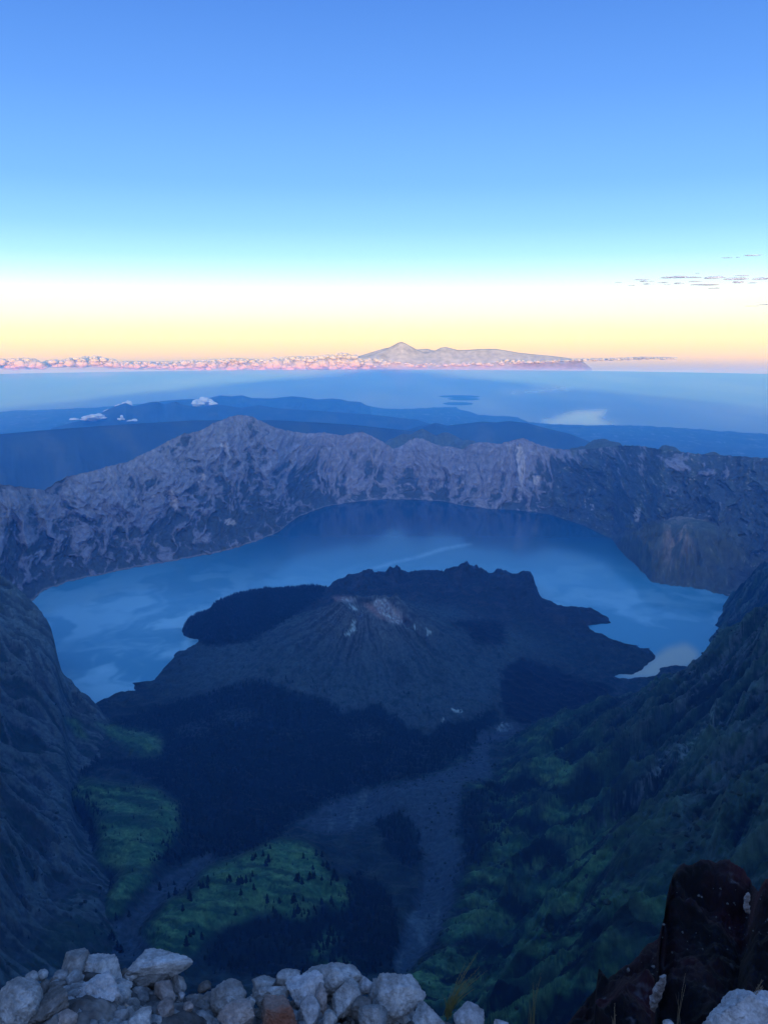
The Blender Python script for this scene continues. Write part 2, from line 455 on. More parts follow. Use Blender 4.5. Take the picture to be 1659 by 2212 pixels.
right = np.where(R > rcr + 900, right - 200, right)
# left wall
sl_ = np.interp(BY, XLY, XLX) - BX
left = zf(BY) + np.interp(sl_ + fbm(BX / 400, BY / 400, 3, 160) * 40 * sstep(30, 200, sl_), GLs, GLz)
lcr = np.interp(A, lc_az, lc_r); lcz = np.interp(A, lc_az, lc_z)
sC = np.interp(lcr * np.cos(A), XLY, XLX) - lcr * np.sin(A)
faceC = zf(lcr * np.cos(A)) + np.interp(sC, GLs, GLz)
left = left + np.clip(lcz - faceC, -500, 500) * sstep(1700, 3300, R)
gl_u, gl_v = (BY * .92 + BX * .38 + wy * 1.2), (BX * .92 - BY * .38)
gl_ = ridged(gl_u / 230, gl_v / 800 + 2, 6, 170, .55) - .95
gl2 = ridged(gl_u / 60, gl_v / 190 + 2, 4, 180, .55) - .9
left = left + gl_ * 70 * sstep(0, 160, sl_) * mix(1, .4, sstep(2900, 3500, R)) + gl2 * 17 * sstep(-20, 100, sl_) + fbm(BX / 30, BY / 30, 3, 185) * 5
over = np.maximum(R - lcr - fbm(A * 60, A * 0 + 8, 4, 188) * 16, 0)
left = left - over * .9
_a2, _t2 = ray([1530, 1536, 1541, 1545, 1560, 1574], [1440, 1412, 1385, 1348, 1308, 1286])
s2 = (A - np.interp(R, (H - LAKE) / _t2, _a2, left=_a2[0], right=_a2[-1] + .004)) * R
s2 = s2 + fbm(R / 160, A * 20, 4, 190) * 34
spur = LAKE + np.interp(s2, [-900, -60, 0, 50, 200, 420, 900], [-900, -60, 0, 75, 270, 520, 800]) + gr2 * 26 * sstep(0, 80, s2) + (ridged(R / 130, s2 / 400, 5, 195) - .9) * 46 * sstep(10, 120, s2)
spur = spur - np.maximum(R - 5150, 0) * .9
right = np.where(R > rcr + 60, np.maximum(right, spur), right)
cap = H - R * np.interp(R, [0, 600, 900, 1100, 1300], [1.3, 1.16, .86, .5, .1])      # below the brow of the summit
right = np.minimum(right, cap); left = np.minimum(left, cap)
hit = np.argmax(np.stack([floor, right, left]), axis=0)
BZ = smax(smax(floor, right, 14), left, 14)
BZ = np.where((sd < -5) & (hit == 0), floor, BZ)

# ground cover colours (albedo)
px, py, dep = proj(BX, BY, BZ)
jx = fbm(BX / 45, BY / 45, 3, 201) * 9 + fbm(BX / 12, BY / 12, 2, 205) * 3
jy = fbm(BX / 45, BY / 45, 3, 211) * 6
qx, qy = px + jx, py + jy
n1 = fbm((BX + .4 * BZ) / 60, (BY + .7 * BZ) / 60, 5, 221)
n2 = fbm((BX + .5 * BZ) / 13, (BY + .8 * BZ) / 13, 4, 231)
C = np.empty(R.shape + (3,)); C[:] = (.022, .032, .030)
C = cmix(C, (.050, .058, .050), sstep(-.2, .8, n1))
isf = hit == 0
# cone and lava
ash = sstep(1150, 700, dd) * isf
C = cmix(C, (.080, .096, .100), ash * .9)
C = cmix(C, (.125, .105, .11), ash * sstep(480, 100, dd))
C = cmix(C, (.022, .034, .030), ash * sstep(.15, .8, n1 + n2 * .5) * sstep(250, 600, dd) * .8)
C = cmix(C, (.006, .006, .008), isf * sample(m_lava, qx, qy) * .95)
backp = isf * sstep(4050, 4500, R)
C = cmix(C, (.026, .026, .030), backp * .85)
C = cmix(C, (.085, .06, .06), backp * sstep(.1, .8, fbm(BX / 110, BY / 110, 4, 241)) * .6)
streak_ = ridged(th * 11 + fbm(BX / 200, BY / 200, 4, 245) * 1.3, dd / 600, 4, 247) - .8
C = cmix(C, (.17, .15, .155), ash * sstep(.1, .9, streak_ + n1 * .4) * sstep(560, 120, dd) * .4)  # radial stripes put light and shade of gullies into the cone colour
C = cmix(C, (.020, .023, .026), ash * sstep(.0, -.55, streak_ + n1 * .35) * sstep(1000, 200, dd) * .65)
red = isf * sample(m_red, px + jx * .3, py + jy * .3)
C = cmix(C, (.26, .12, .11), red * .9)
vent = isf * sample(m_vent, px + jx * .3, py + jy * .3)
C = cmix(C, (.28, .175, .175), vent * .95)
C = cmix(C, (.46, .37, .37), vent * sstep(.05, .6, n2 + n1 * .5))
C = cmix(C, (.030, .028, .03), isf * sample(m_darkc, px, py) * .9)  # dark patches; shade inside the crater is put into the colour
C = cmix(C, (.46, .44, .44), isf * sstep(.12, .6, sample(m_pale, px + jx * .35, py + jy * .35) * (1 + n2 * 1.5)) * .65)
# valley
nf = isf & (R < 3600)
C = cmix(C, (.007, .013, .012), nf * sample(m_for, qx, qy) * .92)
C = cmix(C, (.055, .062, .062), nf * sample(m_scrub, qx, qy) * sstep(-.3, .4, n2))
C = cmix(C, (.075, .085, .105), nf * sample(m_grav, qx, qy) * .85)
C = cmix(C, (.13, .13, .14), nf * sample(m_riv, qx, qy) * sstep(.25, .7, ridged((px + jx) / 60, (py - px * .2) / 260, 3, 251) - .55) * .6)
C = cmix(C, (.007, .013, .011), isf * sample(m_forH, qx, qy))
gm = sample(m_mead, px + jx * .45, py + jy * .45)
gc = np.empty(R.shape + (3,)); gc[:] = (.062, .125, .052)
gc = cmix(gc, (.095, .145, .055), sstep(-.3, .6, n1))
gc = cmix(gc, (.034, .066, .034), sstep(.2, .8, n2))
lines_ = ridged((py - px * .22 + jy * 1.2) / 20, (px + py * .3) / 230, 4, 233) - .75
gc = cmix(gc, (.135, .185, .072), sstep(.1, .8, lines_) * .5)  # light and dark stripes put lit ridge edges into the grass colour
gc = cmix(gc, (.020, .050, .030), sstep(-.1, -.6, lines_) * .6)
lw = (hit == 2) & (sl_ < 160)
t_ = np.clip((isf & (R < 3500)) | lw, 0, 1) * gm
C = C + (gc - C) * t_[..., None]
# right wall
rw = (hit == 1) * 1.0
cr = np.empty(R.shape + (3,)); cr[:] = (.034, .056, .040)
cr = cmix(cr, (.060, .092, .050), sstep(.0, .6, n1 + .4 * gr2))
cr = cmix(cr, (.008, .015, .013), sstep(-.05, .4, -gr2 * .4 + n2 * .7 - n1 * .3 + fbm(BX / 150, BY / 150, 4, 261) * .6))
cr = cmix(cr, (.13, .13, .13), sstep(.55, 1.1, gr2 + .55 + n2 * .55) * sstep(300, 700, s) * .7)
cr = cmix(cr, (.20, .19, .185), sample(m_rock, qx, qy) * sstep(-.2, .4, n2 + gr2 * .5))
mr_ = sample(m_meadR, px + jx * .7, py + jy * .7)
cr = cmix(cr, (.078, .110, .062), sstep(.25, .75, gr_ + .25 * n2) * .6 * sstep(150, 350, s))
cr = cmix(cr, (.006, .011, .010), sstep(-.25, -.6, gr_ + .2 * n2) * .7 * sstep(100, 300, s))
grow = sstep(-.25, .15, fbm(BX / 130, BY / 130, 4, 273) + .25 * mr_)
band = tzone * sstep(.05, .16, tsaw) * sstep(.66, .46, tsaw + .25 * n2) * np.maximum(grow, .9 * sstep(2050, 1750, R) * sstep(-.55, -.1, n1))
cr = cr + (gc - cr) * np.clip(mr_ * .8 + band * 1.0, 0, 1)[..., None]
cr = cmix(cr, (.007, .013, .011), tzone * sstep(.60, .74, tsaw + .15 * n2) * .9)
cr = cmix(cr, (.012, .020, .016), sample(m_for, qx, qy) * sstep(120, 20, s))
cr = cmix(cr, (.075, .085, .105), sample(m_grav, qx, qy) * .9 * sstep(90, 30, s))
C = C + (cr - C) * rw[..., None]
# left wall
lw = (hit == 2) * 1.0 * (1 - t_)
cl = np.empty(R.shape + (3,)); cl[:] = (.060, .064, .068)
up = sstep(2900, 3700, R)
cl = cmix(cl, (.13, .115, .11), up * .8)
cl = cmix(cl, (.030, .044, .032), sstep(-.05, .5, n1 * .6 + n2 * .4 - gl2 * .5 + fbm(BX / 130, BY / 130, 4, 281) * .5) * (1 - .45 * up))
cl = cmix(cl, (.17, .165, .16), sstep(.55, 1.0, gl2 + .9 + n2 * .35) * .5)
cl = cmix(cl, (.038, .060, .034), sample(m_meadlow, qx, qy) * .8)
C = C + (cl - C) * lw[..., None]
C = C * mix(.62, 1.0, sstep(.09, .17, C.max(-1, keepdims=True))) * np.array([.62, 1.0, 1.05])
C = np.clip(C * (1 + (.30 - .18 * ash)[..., None] * n2[..., None]), .003, .8)

Vb = np.stack([BX, BY, BZ], -1).reshape(-1, 3)
qb = grid_quads(*R.shape, flip=True)
reg = hit.copy()
reg[(hit == 0) & (dd < 820) & (R > 2900)] = 3
under = (sd < -70) & (hit == 0) & (BZ < LAKE - 20)
rq = reg.ravel()[qb[:, 0]]
keep_ = ~under.ravel()[qb[:, 0]]
Cf = C.reshape(-1, 3)
m_ter = terrain_mat('valley_ground', .06, 5.0, .5)
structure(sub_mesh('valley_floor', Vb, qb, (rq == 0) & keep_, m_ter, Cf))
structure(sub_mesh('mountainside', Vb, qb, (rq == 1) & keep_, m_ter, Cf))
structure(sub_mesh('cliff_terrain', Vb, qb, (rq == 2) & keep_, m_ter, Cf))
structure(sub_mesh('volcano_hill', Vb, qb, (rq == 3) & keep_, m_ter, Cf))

# lookup: photo point -> nearest visible point of the basin
_d = np.where(sd.ravel() < 0, 1e9, dep.ravel())
_ix = (px.ravel() / 3).astype(int); _iy = (py.ravel() / 3).astype(int)
_ok = (_ix >= 0) & (_ix < 553) & (_iy >= 0) & (_iy < 740) & (px.ravel() >= 0)
ZB = np.full((740, 553), 1e9); np.minimum.at(ZB, (_iy[_ok], _ix[_ok]), dep.ravel()[_ok])
_id = np.full((740, 553), -1)
vis = np.zeros(_d.shape, bool)
vis[_ok] = _d[_ok] <= ZB[_iy[_ok], _ix[_ok]] + 12
_id[_iy[vis], _ix[vis]] = np.nonzero(vis)[0]
def ground_at(x, y):
    for k in range(0, 7):
        for ddx in range(-k, k + 1):
            for ddy in range(-k, k + 1):
                iy, ix = int(y / 3) + ddy, int(x / 3) + ddx
                if 0 <= iy < 740 and 0 <= ix < 553 and _id[iy, ix] >= 0:
                    return Vb[_id[iy, ix]]
    return None

# ------------------------------------------------------------------ lake
def water_mat(name, base, rough, bump_scale, bump_d, patches=None):
    m, t, b = mat_new(name)
    geo = t.nodes.new('ShaderNodeNewGeometry')
    b.inputs['Base Color'].default_value = (*base, 1)
    b.inputs['IOR'].default_value = 1.33
    b.inputs['Roughness'].default_value = rough
    n = t.nodes.new('ShaderNodeTexNoise'); n.inputs['Scale'].default_value = bump_scale; n.inputs['Detail'].default_value = 4
    t.links.new(geo.outputs['Position'], n.inputs['Vector'])
    bp = t.nodes.new('ShaderNodeBump'); bp.inputs['Strength'].default_value = .5; bp.inputs['Distance'].default_value = bump_d
    t.links.new(n.outputs[0], bp.inputs['Height']); t.links.new(bp.outputs[0], b.inputs['Normal'])
    return m, t, b, geo
m_lake, t, b, geo = water_mat('lake_water', (.012, .075, .13), .11, .02, 1.2)
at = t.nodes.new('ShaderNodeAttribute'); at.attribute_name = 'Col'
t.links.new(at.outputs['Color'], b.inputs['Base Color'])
sp_ = t.nodes.new('ShaderNodeSeparateColor'); t.links.new(at.outputs['Color'], sp_.inputs[0])
gx = np.arange(-3600, 4000, 12.0); gy = np.arange(2400, 8700, 12.0)
GXX, GYY = np.meshgrid(gx, gy)
lpx, lpy, _ = proj(GXX, GYY, np.full(GXX.shape, LAKE))
lwx = fbm(GXX / 500, GYY / 500, 4, 301) * 60; lwy = fbm(GXX / 500, GYY / 500, 4, 305) * 26
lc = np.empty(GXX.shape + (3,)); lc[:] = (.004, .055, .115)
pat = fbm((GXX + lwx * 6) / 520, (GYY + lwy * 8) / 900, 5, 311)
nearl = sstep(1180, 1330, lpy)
lc = cmix(lc, (.060, .275, .40), sstep(1115, 1270, lpy) * .85)  # turquoise water; wall and sky reflections are also put into this gradient
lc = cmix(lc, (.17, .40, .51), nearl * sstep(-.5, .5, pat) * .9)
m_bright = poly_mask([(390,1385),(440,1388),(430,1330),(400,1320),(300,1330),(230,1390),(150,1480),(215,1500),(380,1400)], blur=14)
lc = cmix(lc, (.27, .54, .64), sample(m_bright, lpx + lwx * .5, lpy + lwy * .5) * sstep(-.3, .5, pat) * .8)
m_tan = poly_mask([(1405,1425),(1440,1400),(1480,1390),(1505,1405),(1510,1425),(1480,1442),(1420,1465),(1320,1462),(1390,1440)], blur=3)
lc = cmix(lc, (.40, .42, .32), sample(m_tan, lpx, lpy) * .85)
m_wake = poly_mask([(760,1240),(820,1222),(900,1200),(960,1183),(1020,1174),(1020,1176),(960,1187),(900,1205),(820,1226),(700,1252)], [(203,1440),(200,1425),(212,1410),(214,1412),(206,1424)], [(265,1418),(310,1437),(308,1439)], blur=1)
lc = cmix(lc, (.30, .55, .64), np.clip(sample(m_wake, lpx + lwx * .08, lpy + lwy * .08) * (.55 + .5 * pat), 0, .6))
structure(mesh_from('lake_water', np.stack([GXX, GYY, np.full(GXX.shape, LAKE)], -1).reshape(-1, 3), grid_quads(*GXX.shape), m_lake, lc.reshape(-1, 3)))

# ------------------------------------------------------------------ far caldera wall
SH = np.array([(-500,1440),(-300,1400),(-150,1360),(0,1325),(40,1312),(75,1295),(100,1275),(150,1258),(200,1245),(300,1225),(400,1207),(480,1192),(550,1170),(600,1150),(640,1118),(700,1095),(760,1084),(830,1078),(900,1079),(960,1083),(1000,1092),(1060,1099),(1130,1103),(1190,1112),(1240,1128),(1275,1142),(1322,1165),(1334,1185),(1360,1210),(1390,1238),(1406,1257),(1450,1264),(1500,1270),(1565,1285),(1620,1300),(1700,1310),(1850,1330),(2100,1350)], float)
sh_az, sh_t = ray(SH[:, 0], SH[:, 1])
RM = np.array([(-500,1075),(-300,1060),(-150,1050),(0,1046),(50,1053),(98,1059),(118,1045),(145,1030),(200,1018),(250,1003),(275,999),(300,985),(330,972),(365,952),(395,938),(430,932),(460,915),(490,903),(515,896),(530,897),(545,900),(565,910),(590,922),(620,930),(660,936),(700,934),(740,941),(765,935),(782,933),(800,940),(830,956),(850,970),(868,963),(885,950),(900,946),(915,948),(935,958),(950,963),(975,965),(1000,971),(1015,960),(1040,955),(1080,959),(1100,953),(1130,946),(1150,955),(1180,966),(1210,970),(1240,972),(1280,969),(1330,963),(1380,963),(1420,970),(1470,976),(1520,982),(1580,985),(1659,990),(1750,1000),(1850,1010),(2100,1040)], float)
rm_az, rm_t = ray(RM[:, 0], RM[:, 1])
WD = np.array([(-500,1000),(0,950),(100,1000),(300,1300),(520,1500),(600,1300),(660,900),(720,620),(830,520),(1150,560),(1220,800),(1300,1150),(1400,1700),(1659,2000),(2100,2100)], float)
wd_az, _ = ray(WD[:, 0], WD[:, 0] * 0 + 1100)
waz = np.radians(np.concatenate([np.arange(-44, -32, .3), np.arange(-32, 32, .045), np.arange(32, 44.1, .3)]))
tw = np.concatenate([np.linspace(-.15, 0, 6, endpoint=False), np.linspace(0, 1, 230), np.linspace(1.02, 1.6, 30), np.linspace(1.7, 8, 30)])
WA, WT = np.meshgrid(waz, tw)
ci = np.clip(WT, 0, 1)
rs = LAKE * 0 + (H - LAKE) / np.interp(waz, sh_az, sh_t)
rs = rs + fbm(waz * 90, waz * 0 + 1, 4, 401) * 22
Wd = np.interp(waz, wd_az, WD[:, 1])
rt = rs + Wd
zt = H - rt * np.interp(waz, rm_az, rm_t)
xs_w = CX + F * np.tan(waz)
U = WA * 7000.0
Vv = WT * Wd[None, :]
cliff = sstep(640, 730, xs_w) * sstep(1260, 1170, xs_w)      # steep middle stretch
gsl = .75 * ci + .25 * ci ** 2
gcl = np.interp(ci, [0, .25, .45, .75, .9, 1], [0, .14, .34, .78, .94, 1])
g = gsl * (1 - cliff)[None, :] + gcl * cliff[None, :]
WR = rs[None, :] + WT * Wd[None, :]
WZ = LAKE + (zt - LAKE)[None, :] * g
oz = np.maximum(WT - 1, 0) * Wd[None, :]
WZ = WZ - oz * .30 - np.minimum(oz, 500) * .12
WZ = np.where(WT < 0, LAKE + WT * 120, WZ)
wu = fbm(U / 600, Vv / 600, 3, 411) * 90
wu2 = fbm(U / 170, Vv / 170, 3, 413) * 46
fl = ridged((U + wu + wu2) / 330, Vv / 800 + 3, 6, 421, .55) - .95
fl2 = ridged((U + wu * .5 + wu2) / 95, Vv / 170 + 3, 5, 431, .55) - .9
env = np.sin(np.pi * np.clip(ci, 0, 1)) ** .6 + .10
env = np.where(WT < 0, 0, env)
lf = 1 - cliff[None, :]
fl0 = ridged((U + wu * 1.5) / 900, Vv / 2600 + 7, 3, 417, .5) - .9
WR2 = WR - (fl0 * mix(50, 120, lf) + fl * mix(62, 105, lf) + fl2 * mix(24, 30, lf)) * env
WZ = WZ + (fl2 * 13 + fbm(U / 26, Vv / 26, 3, 441) * 6) * np.clip(env, 0, 1) * mix(.55, 1, lf)
WZ = WZ + np.exp(-((WT - 1) / .05) ** 2) * fbm(U / 40, U * 0 + 2, 4, 451) * 7
WR2 = np.where(WT > 1.01, WR, WR2)
# ledges across the cliffs
WR2 = WR2 + cliff[None, :] * env * 10 * perlin(WZ / 55 + wu / 120, U / 900, 461)
WX, WY = WR2 * np.sin(WA), WR2 * np.cos(WA)
# outer flank hills showing over the rim
for hx, hy, hr, hw in ((875, 934, 11500, 420), (912, 925, 11800, 520), (962, 931, 11600, 560), (1010, 946, 11200, 520), (1062, 955, 10800, 520), (1306, 940, 9100, 380), (1345, 955, 9100, 430), (1440, 955, 8700, 300), (1540, 974, 8200, 260)):
    ha, ht = ray(hx, hy)
    hz = H - hr * float(ht)
    cx_, cy_ = hr * math.sin(ha), hr * math.cos(ha)
    d = np.hypot(WX - cx_, WY - cy_)
    d = d * (1 + .12 * fbm(WX / 300, WY / 300, 3, 471))
    WZ = np.where(WT > 1.0, np.maximum(WZ, hz - d * .52 - (d ** 2) * .0 + fbm(WX / 130, WY / 130, 4, 481) * 18 * sstep(0, 200, d)), WZ)
WZ = np.maximum(WZ, np.where(WT > 1, 250 + fbm(WX / 1500, WY / 1500, 4, 491) * 60, -1e9))
wpx, wpy, _ = proj(WX, WY, WZ)
m1 = fbm((U + wu) / 120, Vv / 170, 5, 501)
m2 = fbm((U + wu) / 26, Vv / 34, 3, 511)
wc = np.empty(WX.shape + (3,)); wc[:] = (.185, .188, .215)
wc = cmix(wc, (.25, .245, .27), sstep(.0, .7, m1 + .4 * m2) * .7)
strata = perlin(WZ / 24 + wu / 70, U / 700, 515) + .6 * perlin(WZ / 9 + wu / 40, U / 300, 517)
wc = cmix(wc, (.105, .10, .115), sstep(.15, .6, strata + .4 * m2) * (.25 + .45 * cliff[None, :]))
grassy = sstep(.45, .9, ci) * sstep(700, 450, xs_w)[None, :]
wc = cmix(wc, (.205, .205, .20), grassy * .5)
wc = cmix(wc, (.20, .19, .215), cliff[None, :] * .7 * np.ones_like(ci))
wc = cmix(wc, (.28, .265, .285), cliff[None, :] * sstep(.25, .7, fl2 + .5 * m1) * .6)
right_t = sstep(1120, 1260, xs_w)[None, :] * np.ones_like(ci)
vgn = m1 * .42 + m2 * .26 - fl * .50 - fl2 * .48 - fl0 * .25
veg = sstep(-.05, .35, vgn + .55 - 1.25 * ci + right_t * 1.05 - sstep(520, 200, xs_w)[None, :] * .12 - cliff[None, :] * .25)
wc = cmix(wc, (.034, .050, .046), np.clip(veg, 0, 1) * .90)
wc = cmix(wc, (.075, .095, .070), right_t * sstep(.1, .6, m1 + .4 * fl) * .7)
wc = cmix(wc, (.36, .33, .31), right_t * sstep(.75, 1.1, m2 + .5 * m1) * .5)
SCARS = poly_mask([(290,1065),(298,1072),(303,1095),(294,1090)], [(358,1058),(372,1060),(385,1082),(384,1102),(372,1095)], [(328,1068),(338,1066),(334,1074)], [(425,1032),(432,1036),(450,1062),(446,1062)],
                  [(437,1020),(446,1024),(444,1040),(436,1036)], [(480,1122),(500,1120),(512,1134),(500,1140)], [(312,1098),(324,1098),(318,1103)], [(476,960),(490,958),(505,1000),(490,980)],
                  [(1115,960),(1125,958),(1135,1000),(1128,1060),(1122,1100),(1118,1040)], [(1150,1030),(1166,1026),(1164,1046),(1150,1048)], [(1372,1100),(1384,1098),(1380,1122),(1372,1128)], [(1274,1090),(1285,1086),(1280,1106)], blur=1)
wc = cmix(wc, (.52, .46, .43), sstep(.2, .7, sample(SCARS, wpx + m2 * 5, wpy + m1 * 5) * (1 + .8 * m2)) * (WT <= 1) * .55)
wc = cmix(wc, (.17, .16, .15), (WT > 0) * sstep(.018, .006, WT) * sstep(1150, 1000, xs_w)[None, :])
kn = poly_mask([(1335,1180),(1400,1145),(1450,1128),(1540,1130),(1600,1150),(1610,1200),(1560,1280),(1400,1258)], blur=4)
kt = poly_mask([(1410,1145),(1450,1130),(1540,1132),(1560,1145),(1500,1160),(1440,1160)], [(1440,1175),(1480,1180),(1490,1240),(1430,1240)], blur=4)
wc = cmix(wc, (.075, .090, .060), sample(kn, wpx, wpy) * .7)
wc = cmix(wc, (.24, .19, .14), sample(kt, wpx + m1 * 8, wpy + m1 * 8) * sstep(-.2, .4, m1 + .3) * .8)
outer = (WT > 1.0) * 1.0
wc = cmix(wc, (.070, .088, .055), outer * .9)
wc = np.clip(wc * (1 + .2 * m2[..., None]), .004, .8)
# knoll on the right shore
kx, ky = w_at(1478, 1215, LAKE + 60)
m_wall = terrain_mat('caldera_rock', .02, 6.0)
kx, ky = w_at(1488, 1132, LAKE + 330)
ka = math.atan2(kx, ky)
dl_ = (WX - kx) * math.cos(ka) - (WY - ky) * math.sin(ka); df_ = (WX - kx) * math.sin(ka) + (WY - ky) * math.cos(ka)
d = np.hypot(dl_ * .85, np.where(df_ < 0, df_ * 1.0, df_ * .6)) * (1 + .16 * fbm(WX / 220, WY / 220, 3, 521))
knoll = LAKE + np.interp(d, [0, 150, 260, 420, 560, 700], [345, 325, 255, 120, 10, -120]) + (ridged(np.arctan2(dl_, df_) * 5, d / 500, 4, 525) - .9) * 50 * sstep(120, 260, d)
WZ = np.where((WT > 0) & (WT < 1), np.maximum(WZ, mix(WZ, knoll, np.clip(WT / .05, 0, 1))), WZ)
structure(mesh_from('caldera_terrain', np.stack([WX, WY, WZ], -1).reshape(-1, 3), grid_quads(*WX.shape, flip=True), m_wall, wc.reshape(-1, 3)))

# ------------------------------------------------------------------ lowland, coast hills, islets, sea
CO = np.array([(-500,902),(-300,897),(0,889),(100,885),(215,880),(300,872),(480,864),(780,868),(790,876),(835,883),(898,883),(936,880),(985,879),(990,884),(1010,889),(1034,896),(1118,901),(1124,905),(1139,911),(1183,916),(1240,919),(1304,919),(1404,920),(1480,926),(1590,933),(1659,938),(1850,950),(2200,980)], float)
co_az, co_t = ray(CO[:, 0], CO[:, 1])
paz = np.radians(np.arange(-46, 46.01, .08))
prr = np.concatenate([np.arange(8000, 20000, 130.0), np.arange(20000, 62000, 190.0)])
PA, PR = np.meshgrid(paz, prr)
PX_, PY_ = PR * np.sin(PA), PR * np.cos(PA)
rco = H / np.interp(paz, co_az, co_t)
rco = rco + fbm(paz * 60, paz * 0, 4, 601) * 350
inl = rco[None, :] - PR
PZ = np.where(inl > 0, 4 + np.minimum(inl * .012, 260) + fbm(PX_ / 1800, PY_ / 1800, 5, 611) * np.clip(inl * .01, 0, 30), inl * .02)
RIDGES = [
  (33000, 5200, [(345,866),(394,862),(424,861),(451,859),(476,853),(500,855),(511,854),(524,853),(544,859),(585,860),(612,857),(631,855),(653,857),(685,862),(718,860),(737,862),(753,866),(778,868),(800,880)]),
  (24500, 4800, [(110,925),(174,908),(215,893),(240,880),(262,872),(272,869),(288,876),(302,873),(326,867),(340,866),(356,873),(379,866),(394,873),(430,878),(470,872),(520,880),(560,874),(600,881),(650,884),(720,889),(800,895),(900,906),(960,925),(1020,965)]),
  (18500, 2600, [(760,960),(840,938),(900,921),(941,912),(965,918),(1000,914),(1042,909),(1070,911),(1101,908),(1137,912),(1169,921),(1230,936),(1330,975)]),
  (15500, 3000, [(-200,930),(0,935),(100,926),(250,915),(420,905),(600,905),(760,915),(900,930),(1000,945)])]
for k, (r0, w, pl) in enumerate(RIDGES):
    pl = np.array(pl, float)
    a_, t_2 = ray(pl[:, 0], pl[:, 1])
    zs = np.interp(PA, a_, H - r0 * t_2, left=-200, right=-200)
    e = np.clip((PA - a_[0]) / .02, 0, 1) * np.clip((a_[-1] - PA) / .02, 0, 1)
    ro = r0 + fbm(PX_ / 4000, PY_ / 4000, 3, 620 + k) * 900
    q = np.abs(PR - r0) / w
    hz = zs * np.clip(1 - q, 0, 1) ** 1.1 + (ridged(PX_ / 1300, PY_ / 1300, 5, 630 + k) - .9) * 150 * sstep(.03, .35, q) * sstep(1, .5, q)
    PZ = np.where((inl > 0) & (e > 0) & (q < 1), np.maximum(PZ, hz * sstep(0, 700, inl)), PZ)
pc = np.empty(PX_.shape + (3,)); pc[:] = (.030, .045, .036)
f1 = fbm(PX_ / 900, PY_ / 900, 5, 641)
pc = cmix(pc, (.05, .062, .045), sstep(0, .6, f1))
pc = cmix(pc, (.20, .20, .19), sstep(.45, .8, fbm(PX_ / 260, PY_ / 700, 4, 651)) * (PZ < 220) * .5)
m_low = terrain_mat('lowland', .002, 30)
structure(mesh_from('lowland_terrain', np.stack([PX_, PY_, PZ], -1).reshape(-1, 3), grid_quads(*PX_.shape, flip=True), m_low, pc.reshape(-1, 3)))

for (x0, x1, yc, hgt) in ((948, 1036, 856.5, 30), (968, 1036, 862, 22), (957, 1021, 872, 40)):
    a_, t_2 = ray((x0 + x1) / 2, yc)
    rc0 = H / float(t_2); cx_, cy_ = rc0 * math.sin(a_), rc0 * math.cos(a_)
    half = (x1 - x0) / 2 * rc0 * 1.0 / F * 1.02
    ang = np.linspace(0, 2 * np.pi, 64, endpoint=False); rad = np.linspace(0, 1, 14)
    AA, RR_ = np.meshgrid(ang, rad)
    ed = 1 + .10 * fbm(np.cos(AA) * 2 + x0, np.sin(AA) * 2, 3, 661)
    IX = cx_ + np.cos(AA) * RR_ * half * ed; IY = cy_ + np.sin(AA) * RR_ * 900 * ed
    IZ = hgt * (1 - RR_ ** 3) + 6 - 12 * (RR_ >= .999) + fbm(IX / 300, IY / 300, 3, 671) * 10 * (1 - RR_)
    V = np.stack([IX, IY, IZ], -1).reshape(-1, 3)
    i = np.arange(14 * 64).reshape(14, 64); j = np.roll(i, -1, 1)
    q = np.stack([i[:-1], i[1:], j[1:], j[:-1]], -1).reshape(-1, 4)
    structure(mesh_from('island', V, q, m_low, np.tile((.035, .05, .04), (len(V), 1))))

m_sea, t, b, geo = water_mat('sea_water', (.03, .09, .16), .3, .004, 2.0)
at = t.nodes.new('ShaderNodeAttribute'); at.attribute_name = 'Col'
sp_ = t.nodes.new('ShaderNodeSeparateColor'); t.links.new(at.outputs['Color'], sp_.inputs[0])
t.links.new(sp_.outputs[0], b.inputs['Roughness'])
HAZE_END = 79000.0
HAZE_SLOPE = 2.95
saz = np.radians(np.arange(-50, 50.01, .25))
def sea_sheet(r0, r1, n):
    srr = np.geomspace(r0, r1, n)
    SA, SR = np.meshgrid(saz, srr)
    SX, SY = SR * np.sin(SA), SR * np.cos(SA)
    sx, sy, _ = proj(SX, SY, SX * 0)
    f = fbm(SX / 6000, SY / 15000, 4, 701)
    wv = fbm(SX / 2500, SY / 9000, 4, 705)
    rgh = .34 - .05 * f
    mb = poly_mask([(1160,912),(1200,900),(1240,890),(1300,884),(1310,890),(1280,906),(1340,914),(1300,918),(1200,916)], [(1040,852),(1120,846),(1225,838),(1225,840),(1120,851)], [(1125,902),(1145,912),(1130,908)], blur=3)
    rgh = rgh - .26 * np.clip(sample(mb, sx + wv * 16, sy + wv * 3), 0, 1)
    mb2 = poly_mask([(740,868),(840,862),(1000,866),(1100,880),(1180,905),(1060,898),(990,880),(830,880)], [(0,884),(200,874),(200,862),(0,870)], blur=8)
    rgh = rgh - .10 * sample(mb2, sx + wv * 20, sy)
    colr = np.stack([rgh, rgh, rgh], -1).reshape(-1, 3)
    return structure(mesh_from('sea_water', np.stack([SX, SY, SX * 0], -1).reshape(-1, 3), grid_quads(*SX.shape, flip=True), m_sea, colr))
sea_sheet(9000, HAZE_END - 300, 200)

